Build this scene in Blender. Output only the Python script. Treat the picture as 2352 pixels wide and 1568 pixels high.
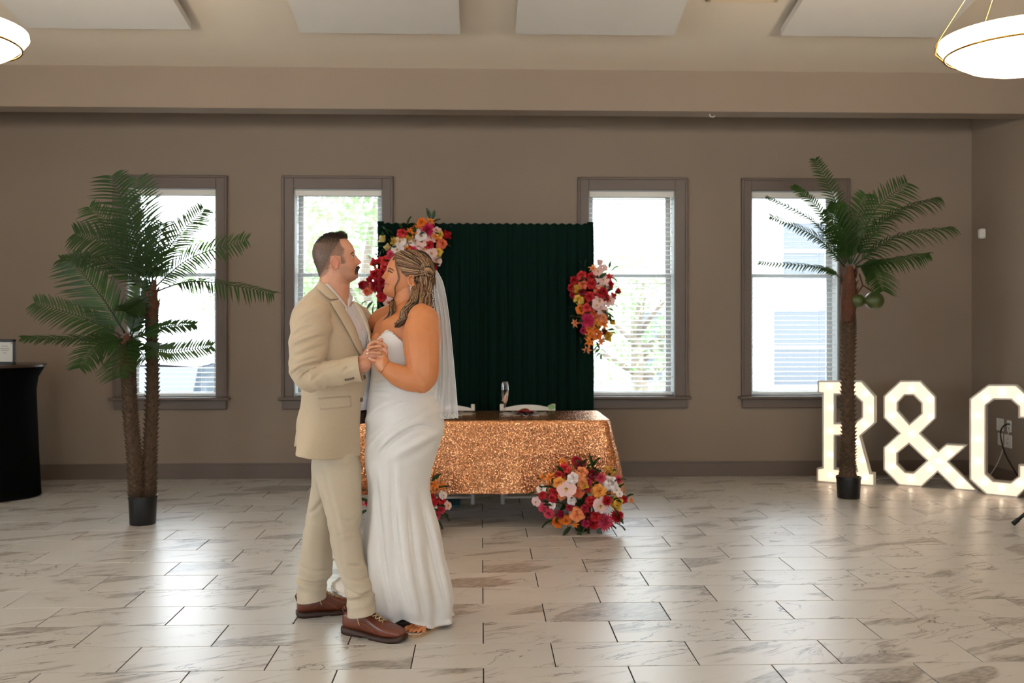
import bpy, bmesh, math, random
import numpy as np
from mathutils import Vector, Matrix, noise
from mathutils.geometry import tessellate_polygon
from mathutils.bvhtree import BVHTree
random.seed(7)
for o in list(bpy.data.objects): bpy.data.objects.remove(o)
SC = bpy.context.scene
COL = SC.collection

# ---------------------------------------------------------------- camera
F, CX, HY, H = 2180.0, 1176.0, 745.0, 1.44
YAW = math.atan(71 / F)
cd = bpy.data.cameras.new('camera'); cam = bpy.data.objects.new('camera', cd); COL.objects.link(cam)
cam.location = (0, 0, H); cam.rotation_euler = (math.pi / 2, 0, -YAW)
cd.sensor_width = 36; cd.lens = F * 36 / 2352; cd.shift_y = (HY - 784) / 2352
cd.dof.use_dof = True; cd.dof.focus_distance = 4.42; cd.dof.aperture_fstop = 3.2
cd.clip_end = 400
SC.camera = cam
cA, sA = math.cos(YAW), math.sin(YAW)

# ---------------------------------------------------------------- world and light
W = bpy.data.worlds.new('overcast_sky'); SC.world = W; W.use_nodes = True
bg = W.node_tree.nodes['Background']
bg.inputs[0].default_value = (0.82, 0.92, 1.0, 1); bg.inputs[1].default_value = 14.0
SC.view_settings.view_transform = 'Standard'; SC.view_settings.look = 'None'
SC.view_settings.exposure = 0.0; SC.view_settings.gamma = 1.0; SC.view_settings.use_curve_mapping = False

# no other large lights: daylight is the sky seen through the window openings (rear and left ones added), the rest are the room's own lamps

# ---------------------------------------------------------------- pixel helpers
def ray(x, y):
    dx, dz = (x - CX) / F, -(y - HY) / F
    return Vector((sA + dx * cA, cA - dx * sA, dz))
def at(x, y, Y):
    d = ray(x, y); t = Y / d.y
    return Vector((d.x * t, Y, H + d.z * t))
def gr(x, y, z=0.0):
    d = ray(x, y); t = (z - H) / d.z
    return Vector((d.x * t, d.y * t, z))
def on_x(x, y, X):
    d = ray(x, y); t = X / d.x
    return Vector((X, d.y * t, H + d.z * t))
def on_plane(x, y, p, n):
    d = ray(x, y); c = Vector((0, 0, H)); t = (p - c).dot(n) / d.dot(n)
    return c + d * t
def proj(v):
    v = Vector(v) - Vector((0, 0, H)); f = v.x * sA + v.y * cA; r = v.x * cA - v.y * sA
    return (CX + F * r / f, HY - F * v.z / f)
def hit(bvh, x, y):
    h = bvh.ray_cast(Vector((0, 0, H)), ray(x, y).normalized())
    if h[0] is None: return (None, None)
    return (h[0], -h[1] if h[1].dot(ray(x, y)) > 0 else h[1])

# ---------------------------------------------------------------- materials
def lin(c):
    return tuple(((v / 255) / 12.92 if v / 255 <= .04045 else ((v / 255 + .055) / 1.055) ** 2.4) for v in c)
MATS = {}
def mat(name, col, rough=.5, metal=0.0, vary=0.0, vscale=8.0, bump=0.0, bscale=60.0, bdist=.004, spec=.5, emit=0.0, ecol=None,
        trans=0.0, coat=0.0, sheen=0.0, sss=0.0, stretch=None, attr=None, detail=3):
    if name in MATS: return MATS[name]
    m = bpy.data.materials.new(name); m.use_nodes = True; nt = m.node_tree; p = nt.nodes['Principled BSDF']
    c = lin(col)
    p.inputs['Base Color'].default_value = (*c, 1); p.inputs['Roughness'].default_value = rough
    p.inputs['Metallic'].default_value = metal; p.inputs['Specular IOR Level'].default_value = spec
    p.inputs['Coat Weight'].default_value = coat; p.inputs['Coat Roughness'].default_value = .15
    p.inputs['Sheen Weight'].default_value = sheen
    if sss:
        p.inputs['Subsurface Weight'].default_value = sss; p.inputs['Subsurface Radius'].default_value = (.012, .005, .003)
        p.inputs['Subsurface Scale'].default_value = 1.0
    if emit:
        p.inputs['Emission Strength'].default_value = emit; p.inputs['Emission Color'].default_value = (*lin(ecol or col), 1)
    src = None
    if vary or bump:
        tc = nt.nodes.new('ShaderNodeTexCoord'); src = tc.outputs['Object']
        if stretch:
            mp = nt.nodes.new('ShaderNodeMapping'); mp.inputs['Scale'].default_value = stretch
            nt.links.new(src, mp.inputs[0]); src = mp.outputs[0]
    colout = None
    if attr:
        a = nt.nodes.new('ShaderNodeAttribute'); a.attribute_name = attr; colout = a.outputs['Color']
    if vary:
        n = nt.nodes.new('ShaderNodeTexNoise'); n.inputs['Scale'].default_value = vscale; n.inputs['Detail'].default_value = detail
        nt.links.new(src, n.inputs['Vector'])
        mr = nt.nodes.new('ShaderNodeMapRange'); mr.inputs[3].default_value = 1 - vary; mr.inputs[4].default_value = 1 + vary
        mr.inputs[1].default_value = .25; mr.inputs[2].default_value = .75
        nt.links.new(n.outputs['Fac'], mr.inputs[0])
        mx = nt.nodes.new('ShaderNodeVectorMath'); mx.operation = 'SCALE'
        if colout: nt.links.new(colout, mx.inputs[0])
        else: mx.inputs[0].default_value = c
        nt.links.new(mr.outputs[0], mx.inputs['Scale']); colout = mx.outputs[0]
    if colout: nt.links.new(colout, p.inputs['Base Color'])
    if bump:
        n = nt.nodes.new('ShaderNodeTexNoise'); n.inputs['Scale'].default_value = bscale; n.inputs['Detail'].default_value = 4
        nt.links.new(src, n.inputs['Vector'])
        b = nt.nodes.new('ShaderNodeBump'); b.inputs['Strength'].default_value = bump; b.inputs['Distance'].default_value = bdist
        nt.links.new(n.outputs['Fac'], b.inputs['Height']); nt.links.new(b.outputs[0], p.inputs['Normal'])
    if trans: p.inputs['Transmission Weight'].default_value = trans
    MATS[name] = m
    return m
def translucent(name, col, tcol, fac=.4, rough=.45, vary=0.0, vscale=20):
    """leaf / petal: principled mixed with a translucent lobe"""
    if name in MATS: return MATS[name]
    m = mat(name, col, rough, vary=vary, vscale=vscale); nt = m.node_tree
    p = nt.nodes['Principled BSDF']; out = nt.nodes['Material Output']
    t = nt.nodes.new('ShaderNodeBsdfTranslucent'); t.inputs[0].default_value = (*lin(tcol), 1)
    mx = nt.nodes.new('ShaderNodeMixShader'); mx.inputs[0].default_value = fac
    nt.links.new(p.outputs[0], mx.inputs[1]); nt.links.new(t.outputs[0], mx.inputs[2]); nt.links.new(mx.outputs[0], out.inputs[0])
    return m
def see_through(name, col, opacity, rough=.5, gloss=False, trcol=(1, 1, 1)):
    """thin glass or tulle: surface mixed with transparent"""
    if name in MATS: return MATS[name]
    m = mat(name, col, rough); nt = m.node_tree; out = nt.nodes['Material Output']
    t = nt.nodes.new('ShaderNodeBsdfTransparent'); t.inputs[0].default_value = (*trcol, 1)
    mx = nt.nodes.new('ShaderNodeMixShader'); mx.inputs[0].default_value = opacity
    if gloss:
        g = nt.nodes.new('ShaderNodeBsdfGlossy'); g.inputs['Roughness'].default_value = rough
        lw = nt.nodes.new('ShaderNodeLayerWeight'); lw.inputs[0].default_value = opacity
        nt.links.new(lw.outputs['Facing'], mx.inputs[0]); surf = g.outputs[0]
    else: surf = nt.nodes['Principled BSDF'].outputs[0]
    nt.links.new(t.outputs[0], mx.inputs[1]); nt.links.new(surf, mx.inputs[2]); nt.links.new(mx.outputs[0], out.inputs[0])
    return m

# ---------------------------------------------------------------- object helpers
def tag(o, label=None, cat=None, group=None, kind=None):
    if label: o['label'] = label
    if cat: o['category'] = cat
    if group: o['group'] = group
    if kind: o['kind'] = kind
    return o
def empty(name, loc, label=None, cat=None, group=None, rz=0):
    o = bpy.data.objects.new(name, None); COL.objects.link(o); o.location = loc; o.rotation_euler = (0, 0, rz)
    o.empty_display_size = .1
    return tag(o, label, cat, group)
def link(name, me, parent=None, world=True):
    """link a mesh whose verts are in world space (world=True) or in the parent's space"""
    o = bpy.data.objects.new(name, me); COL.objects.link(o)
    if parent is not None:
        o.parent = parent
        if world:
            M = Matrix.Identity(4); chain = []
            q = parent
            while q is not None: chain.append(q); q = q.parent
            for q in reversed(chain): M = M @ q.matrix_parent_inverse @ Matrix.LocRotScale(q.location, q.rotation_euler, q.scale)
            o.matrix_parent_inverse = M.inverted()
    return o
class MB:
    def __init__(s): s.v = []; s.f = []; s.mi = []; s.cur = 0
    def add(s, vs, fs):
        b = len(s.v); s.v.extend([tuple(q) for q in vs]); s.f.extend([tuple(b + i for i in f) for f in fs]); s.mi.extend([s.cur] * len(fs)); return s
    def box(s, c, d, rz=0.0, M=None):
        cx, cy, cz = c; hx, hy, hz = d[0] / 2, d[1] / 2, d[2] / 2; cr, sr = math.cos(rz), math.sin(rz); vs = []
        for z in (-hz, hz):
            for x, y in ((-hx, -hy), (hx, -hy), (hx, hy), (-hx, hy)): vs.append((cx + x * cr - y * sr, cy + x * sr + y * cr, cz + z))
        if M is not None: vs = [M @ Vector(q) for q in vs]
        return s.add(vs, [(3, 2, 1, 0), (4, 5, 6, 7), (0, 1, 5, 4), (1, 2, 6, 5), (2, 3, 7, 6), (3, 0, 4, 7)])
    def bbox(s, a, b):
        return s.box([(a[i] + b[i]) / 2 for i in range(3)], [abs(b[i] - a[i]) for i in range(3)])
    def cbox(s, a, b, ch=.006):
        """box with chamfered edges (a,b corners)"""
        bm = bmesh.new(); bmesh.ops.create_cube(bm, size=1)
        for v in bm.verts: v.co = Vector([(a[i] + b[i]) / 2 + v.co[i] * abs(b[i] - a[i]) for i in range(3)])
        bmesh.ops.bevel(bm, geom=list(bm.edges), offset=ch, segments=1, affect='EDGES', profile=.5)
        bm.verts.index_update(); s.add([v.co[:] for v in bm.verts], [[v.index for v in f.verts] for f in bm.faces]); bm.free(); return s
    def grid(s, rows, closed=False, cap=False):
        """rows of points -> quads"""
        n = len(rows[0]); b = [q for r in rows for q in r]; fs = []
        for i in range(len(rows) - 1):
            for j in range(n if closed else n - 1):
                k = (j + 1) % n; fs.append((i * n + j, i * n + k, (i + 1) * n + k, (i + 1) * n + j))
        if cap: fs.append(tuple(reversed(range(n)))); fs.append(tuple(range((len(rows) - 1) * n, len(rows) * n)))
        return s.add(b, fs)
    def tube(s, pts, rad, n=8, cap=True, flat=1.0, up=None):
        pts = [Vector(p) for p in pts]; m = len(pts); rad = [rad] * m if not hasattr(rad, '__len__') else rad; rows = []
        t0 = (pts[1] - pts[0]).normalized(); u = Vector(up) if up is not None else (Vector((0, 0, 1)) if abs(t0.z) < .9 else Vector((1, 0, 0)))
        for i in range(m):
            t = (pts[min(i + 1, m - 1)] - pts[max(i - 1, 0)]).normalized()
            u = (u - t * u.dot(t)); u = u.normalized() if u.length > 1e-6 else t.orthogonal().normalized(); w = t.cross(u)
            rows.append([pts[i] + u * (rad[i] * math.cos(2 * math.pi * j / n)) + w * (rad[i] * flat * math.sin(2 * math.pi * j / n)) for j in range(n)])
        return s.grid(rows, True, cap)
    def lathe(s, prof, c=(0, 0, 0), n=24, cap=False):
        rows = [[(c[0] + r * math.cos(2 * math.pi * j / n), c[1] + r * math.sin(2 * math.pi * j / n), c[2] + z) for j in range(n)] for r, z in prof]
        return s.grid(rows, True, cap)
    def ball(s, c, r, n=10, m=6):
        r = (r, r, r) if not hasattr(r, '__len__') else r
        rows = [[(c[0] + r[0] * math.sin(a) * math.cos(2 * math.pi * j / n), c[1] + r[1] * math.sin(a) * math.sin(2 * math.pi * j / n), c[2] - r[2] * math.cos(a))
                 for j in range(n)] for a in [max(.02, math.pi * i / m) if i < m else math.pi - .02 for i in range(m + 1)]]
        return s.grid(rows, True, True)
    def mesh(s, name, mats, smooth=False):
        me = bpy.data.meshes.new(name); me.from_pydata(s.v, [], s.f)
        for m in (mats if isinstance(mats, (list, tuple)) else [mats]): me.materials.append(m)
        if any(s.mi): me.polygons.foreach_set('material_index', s.mi)
        if smooth: me.polygons.foreach_set('use_smooth', [True] * len(me.polygons))
        me.update(); return me
    def build(s, name, mats, parent=None, smooth=False, world=True):
        return link(name, s.mesh(name, mats, smooth), parent, world)
def smooth_by_angle(o, deg=40):
    bm = bmesh.new(); bm.from_mesh(o.data)
    for f in bm.faces: f.smooth = True
    for e in bm.edges:
        if len(e.link_faces) == 2 and e.calc_face_angle(0) > math.radians(deg): e.smooth = False
    bm.to_mesh(o.data); bm.free(); return o
def recalc(o):
    bm = bmesh.new(); bm.from_mesh(o.data); bmesh.ops.recalc_face_normals(bm, faces=bm.faces); bm.to_mesh(o.data); bm.free(); return o
def catmull(P, m):
    """m samples of a Catmull-Rom through P (array k x d)"""
    P = np.array(P, float); k = len(P); out = []
    for u in np.linspace(0, k - 1, m):
        i = min(int(u), k - 2); t = u - i
        p0 = P[max(i - 1, 0)]; p1 = P[i]; p2 = P[i + 1]; p3 = P[min(i + 2, k - 1)]
        out.append(.5 * (2 * p1 + (p2 - p0) * t + (2 * p0 - 5 * p1 + 4 * p2 - p3) * t * t + (3 * p1 - p0 - 3 * p2 + p3) * t ** 3))
    return np.array(out)
# ================================================================ ROOM
YW = 8.95                      # back wall plane
XR, XL, YB = 4.70, -6.0, -3.7  # right wall, left wall, wall behind the camera
YH = 7.90                      # header beam front
WALL = mat('wall_paint', (143, 126, 109), .75, vary=.03, vscale=1.5, bump=.06, bscale=220, bdist=.001)
TRIM = mat('trim_paint', (106, 91, 80), .45, vary=.03, vscale=3)
CEIL = mat('ceiling_paint', (206, 193, 174), .8, vary=.02, vscale=2)

# ---- floor: porcelain tiles, 305 x 610 half bond
def marble():
    m = bpy.data.materials.new('marble_porcelain'); m.use_nodes = True; nt = m.node_tree; N = nt.nodes.new; L = nt.links.new
    p = nt.nodes['Principled BSDF']; p.inputs['Roughness'].default_value = .33; p.inputs['Specular IOR Level'].default_value = .5
    tc = N('ShaderNodeTexCoord'); oi = N('ShaderNodeObjectInfo')
    off = N('ShaderNodeVectorMath'); off.operation = 'SCALE'; off.inputs[0].default_value = (37, 53, 91); L(oi.outputs['Random'], off.inputs['Scale'])
    add = N('ShaderNodeVectorMath'); L(tc.outputs['Object'], add.inputs[0]); L(off.outputs[0], add.inputs[1])
    rot = N('ShaderNodeMapping'); rot.inputs['Rotation'].default_value = (0, 0, math.radians(-24)); L(add.outputs[0], rot.inputs[0])
    st = N('ShaderNodeMapping'); st.inputs['Scale'].default_value = (1.5, 5.5, 1); L(rot.outputs[0], st.inputs[0])
    # broad grey-brown vein: a thin band around the zero of a stretched noise
    n1 = N('ShaderNodeTexNoise'); n1.inputs['Scale'].default_value = 1.15; n1.inputs['Detail'].default_value = 6; n1.inputs['Roughness'].default_value = .55; n1.inputs['Distortion'].default_value = .7; L(st.outputs[0], n1.inputs['Vector'])
    a1 = N('ShaderNodeMath'); a1.operation = 'SUBTRACT'; a1.inputs[1].default_value = .5; L(n1.outputs['Fac'], a1.inputs[0])
    b1 = N('ShaderNodeMath'); b1.operation = 'ABSOLUTE'; L(a1.outputs[0], b1.inputs[0])
    r1 = N('ShaderNodeMapRange'); r1.inputs[1].default_value = .0; r1.inputs[2].default_value = .013; r1.inputs[3].default_value = 1; r1.inputs[4].default_value = 0; L(b1.outputs[0], r1.inputs[0])
    # patches of solid grey in some tiles only
    n2 = N('ShaderNodeTexNoise'); n2.inputs['Scale'].default_value = .8; n2.inputs['Detail'].default_value = 5; n2.inputs['Distortion'].default_value = .4; L(st.outputs[0], n2.inputs['Vector'])
    r2 = N('ShaderNodeMapRange'); r2.inputs[1].default_value = .585; r2.inputs[2].default_value = .62; L(n2.outputs['Fac'], r2.inputs[0])
    # where veins may show
    n3 = N('ShaderNodeTexNoise'); n3.inputs['Scale'].default_value = 2.2; L(add.outputs[0], n3.inputs['Vector'])
    r3 = N('ShaderNodeMapRange'); r3.inputs[1].default_value = .42; r3.inputs[2].default_value = .62; L(n3.outputs['Fac'], r3.inputs[0])
    mv = N('ShaderNodeMath'); mv.operation = 'MULTIPLY'; L(r1.outputs[0], mv.inputs[0]); L(r3.outputs[0], mv.inputs[1])
    n4 = N('ShaderNodeTexNoise'); n4.inputs['Scale'].default_value = 14; n4.inputs['Detail'].default_value = 4; L(st.outputs[0], n4.inputs['Vector'])
    r4 = N('ShaderNodeMapRange'); r4.inputs[1].default_value = .3; r4.inputs[2].default_value = .65; r4.inputs[3].default_value = .25; r4.inputs[4].default_value = .85; L(n4.outputs['Fac'], r4.inputs[0])
    mg = N('ShaderNodeMath'); mg.operation = 'MULTIPLY'; L(r2.outputs[0], mg.inputs[0]); L(r4.outputs[0], mg.inputs[1])
    c0 = N('ShaderNodeMix'); c0.data_type = 'RGBA'; c0.inputs[6].default_value = (*lin((204, 200, 194)), 1); c0.inputs[7].default_value = (*lin((188, 183, 175)), 1); L(n3.outputs['Fac'], c0.inputs[0])
    c1 = N('ShaderNodeMix'); c1.data_type = 'RGBA'; L(c0.outputs[2], c1.inputs[6]); c1.inputs[7].default_value = (*lin((120, 110, 100)), 1); L(mg.outputs[0], c1.inputs[0])
    c2 = N('ShaderNodeMix'); c2.data_type = 'RGBA'; L(c1.outputs[2], c2.inputs[6]); c2.inputs[7].default_value = (*lin((84, 72, 62)), 1); L(mv.outputs[0], c2.inputs[0])
    L(c2.outputs[2], p.inputs['Base Color'])
    MATS['marble'] = m; return m
MARB = marble()
GROUT = mat('dark_grout', (34, 29, 26), .95)
fl = MB().bbox((XL, YB, -.09), (XR, YW, -.0035)).build('floor', GROUT); tag(fl, kind='structure')
TW, TD, G = .6096, .305, .0052
tile = MB()
bm = bmesh.new(); bmesh.ops.create_cube(bm, size=1)
for v in bm.verts: v.co = Vector((v.co.x * (TW - G), v.co.y * (TD - G), -.004 + v.co.z * .008))
bmesh.ops.bevel(bm, geom=[e for e in bm.edges if all(v.co.z > -.001 for v in e.verts)], offset=.0012, segments=1, affect='EDGES')
tme = bpy.data.meshes.new('floor_tile'); bm.to_mesh(tme); bm.free(); tme.materials.append(MARB)
tiles = []
rest = MB(); tv = [v.co.copy() for v in tme.vertices]; tf = [tuple(p.vertices) for p in tme.polygons]
for k in range(-25, 17):
    y0 = 3.986 + TD * k; yc = y0 + TD / 2
    xo = .01 if k % 2 else .01 + TW / 2
    for j in range(-12, 10):
        xc = xo + TW * (j + .5)
        if xc + TW / 2 < XL + .01 or xc - TW / 2 > XR - .01 or yc - TD / 2 > YW - .01: continue
        inv = False
        if yc > 2:
            for sx in (-.5, .5):
                for sy in (-.5, .5):
                    px, py = proj((xc + sx * TW, yc + sy * TD, 0))
                    if -20 < px < 2372 and py < 1590: inv = True
        tiles.append((inv, xc, yc))
vis = sorted([t for t in tiles if t[0]], key=lambda t: t[2])
for n, (inv, xc, yc) in enumerate(vis[:300]):
    o = link('tile', tme, fl, False); o.location = (xc, yc, 0)
for inv, xc, yc in vis[300:] + [t for t in tiles if not t[0]]:
    rest.add([(q.x + xc, q.y + yc, q.z) for q in tv], tf)
if rest.v: tag(rest.build('outer_tile_field', MARB, fl), kind='stuff')

# ---- back wall with four window openings
WINS = []   # (outer x0,x1, inner x0,x1, z top opening, z sill)
for ox0, ox1, ix0, ix1, ty in ((262, 522, 292, 497, 432), (650, 902, 675, 878, 434), (1328, 1577, 1352, 1550, 437), (1703, 1949, 1725, 1925, 438)):
    a = at(ix0, ty, YW); b = at(ix1, ty, YW)
    WINS.append((at(ox0, ty, YW).x, at(ox1, ty, YW).x, a.x, b.x))
ZT = at(770, 434, YW).z; ZS = at(770, 911, YW).z; ZC = at(770, 406, YW).z; ZA = at(770, 939, YW).z
CZ = 3.95; TH = .20
wb = MB()
xs = [XL - .2]
for w in WINS: xs += [w[2], w[3]]
xs.append(XR + .2)
for i in range(0, len(xs), 2): wb.bbox((xs[i], YW, -.1), (xs[i + 1], YW + TH, CZ))
for w in WINS:
    wb.bbox((w[2], YW, -.1), (w[3], YW + TH, ZS)); wb.bbox((w[2], YW, ZT), (w[3], YW + TH, CZ))
tag(wb.build('wall_back', WALL), kind='structure')
tag(MB().bbox((XR, YB - .1, -.1), (XR + .2, YW, 5.6)).build('wall_right', WALL), kind='structure')
# left wall and wall behind the camera, with tall unseen window openings added for front and side daylight
wl = MB(); ys = [YB - .2, -2.1, -1.1, .7, 1.7, 3.5, 4.5, YW]
for i in range(0, len(ys), 2): wl.bbox((XL - .2, ys[i], -.1), (XL, ys[i + 1], 5.6))
for a, b in ((-2.1, -1.1), (.7, 1.7), (3.5, 4.5)):
    wl.bbox((XL - .2, a, -.1), (XL, b, .7)); wl.bbox((XL - .2, a, 2.8), (XL, b, 5.6))
tag(wl.build('wall_left', WALL), kind='structure')
wr = MB(); xs2 = [XL, -4.1, -3.1, -1.7, -.7, .7, 1.7, 3.1, 4.1, XR]
for i in range(0, len(xs2), 2): wr.bbox((xs2[i], YB - .2, -.1), (xs2[i + 1], YB, 6.6))
for i in range(1, len(xs2) - 1, 2):
    wr.bbox((xs2[i], YB - .2, -.1), (xs2[i + 1], YB, .7)); wr.bbox((xs2[i], YB - .2, 2.8), (xs2[i + 1], YB, 6.6))
tag(wr.build('wall_front', WALL), kind='structure')
# baseboards
bz = at(500, 1064, YW).z
def base_prof(mb, a, b):
    pass
tag(MB().bbox((XL, YW - .016, 0), (XR, YW, bz - .02)).bbox((XL, YW - .010, bz - .02), (XR, YW, bz)).build('baseboard_back', TRIM), kind='structure')
tag(MB().bbox((XR - .016, YB, 0), (XR, YW - .016, bz - .02)).bbox((XR - .010, YB, bz - .02), (XR, YW - .016, bz)).build('baseboard_right', TRIM), kind='structure')
# header beam and ceilings
zb = at(1105, 252, YH).z; zc = at(1105, 158, YH).z
hb0 = MB().bbox((XL, YH, zb), (XR, YH + .21, 5.2)).build('trim_header', WALL); tag(hb0, kind='structure')
tag(MB().bbox((XL, YH + .21, CZ - .35), (XR, YW, CZ)).build('ceiling_alcove', CEIL), kind='structure')
SL = .20
def cz_at(y): return zc + SL * (YH - y)
cm = MB()
cm.add([(XL, YH, cz_at(YH)), (XR, YH, cz_at(YH)), (XR, YB, cz_at(YB)), (XL, YB, cz_at(YB)),
        (XL, YH, cz_at(YH) + .2), (XR, YH, cz_at(YH) + .2), (XR, YB, cz_at(YB) + .2), (XL, YB, cz_at(YB) + .2)],
       [(0, 1, 2, 3), (7, 6, 5, 4), (0, 4, 5, 1), (1, 5, 6, 2), (2, 6, 7, 3), (3, 7, 4, 0)])
tag(cm.build('ceiling', CEIL), kind='structure')
# suspended ceiling boards that follow the slope
PANEL = mat('white_acoustic_board', (196, 191, 183), .8, vary=.02, vscale=4); PSIDE = mat('grey_board_edge', (120, 106, 92), .7)
def ceil_pt(x, y, drop):
    """pixel -> point on a plane 'drop' below the sloped ceiling"""
    n = Vector((0, SL, 1)).normalized(); p = Vector((0, YH, zc - drop)); return on_plane(x, y, p, n)
for (xa, xb, y, lab) in ((62, 437, 66, 'white ceiling board above the palm with two trunks'),
                    (690, 1057, 77, 'white ceiling board hanging above the embracing couple'),
                    (1185, 1548, 80, 'white ceiling board hanging above the green drape'),
                    (1792, 2160, 84, 'white ceiling board beside the large glass bowl lamp')):
    a = ceil_pt(xa, y, .10); b = ceil_pt(xb, y, .10); x0, x1, y1 = a.x, b.x, (a.y + b.y) / 2; y0 = y1 - 2.4
    mb = MB(); vs = []
    for dz in (-.10, -.045):
        for (x, yy) in ((x0, y1), (x1, y1), (x1, y0), (x0, y0)): vs.append((x, yy, cz_at(yy) + dz))
    root = empty('ceiling_board', (x0 / 2 + x1 / 2, y1, cz_at(y1) - .1), lab, 'ceiling board', 'ceiling boards')
    mb.add(vs, [(0, 1, 2, 3)]).cur = 1
    mb.add(vs, [(7, 6, 5, 4), (0, 4, 5, 1), (1, 5, 6, 2), (2, 6, 7, 3), (3, 7, 4, 0)])
    mb.build('board', [PANEL, PANEL], root)
    hg = MB()
    for x in (x0 + .1, x1 - .1):
        for yy in (y0 + .15, y1 - .15): hg.bbox((x - .02, yy - .02, cz_at(yy) - .05), (x + .02, yy + .02, cz_at(yy) + .01))
    hg.build('hanger', PSIDE, root)
# ceiling register
a = ceil_pt(1622, 4, .02); b = ceil_pt(1786, 4, .02); VEN = mat('register_enamel', (206, 184, 150), .5)
vr = empty('ceiling_register', (a.x, a.y, a.z), 'cream metal air register on ceiling between two boards', 'vent')
def slope_box(mb, x0, x1, y0, y1, d0, d1):
    vs = []
    for d in (d0, d1):
        for x, y in ((x0, y1), (x1, y1), (x1, y0), (x0, y0)): vs.append((x, y, cz_at(y) - d))
    return mb.add(vs, [(0, 1, 2, 3), (7, 6, 5, 4), (0, 4, 5, 1), (1, 5, 6, 2), (2, 6, 7, 3), (3, 7, 4, 0)])
fr = MB(); y1 = a.y; y0 = y1 - .36
slope_box(fr, a.x, b.x, y1 - .03, y1, .02, -.01); slope_box(fr, a.x, b.x, y0, y0 + .03, .02, -.01)
slope_box(fr, a.x, a.x + .03, y0, y1, .02, -.01); slope_box(fr, b.x - .03, b.x, y0, y1, .02, -.01)
fr.build('frame', VEN, vr)
for i in range(7):
    yy = y0 + .05 + i * .04; slope_box(MB(), 0, 1, 0, 1, 0, 0)
    sm = MB(); slope_box(sm, a.x + .03, b.x - .03, yy, yy + .02, .015, .0); sm.build('slat', VEN, vr)

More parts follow.
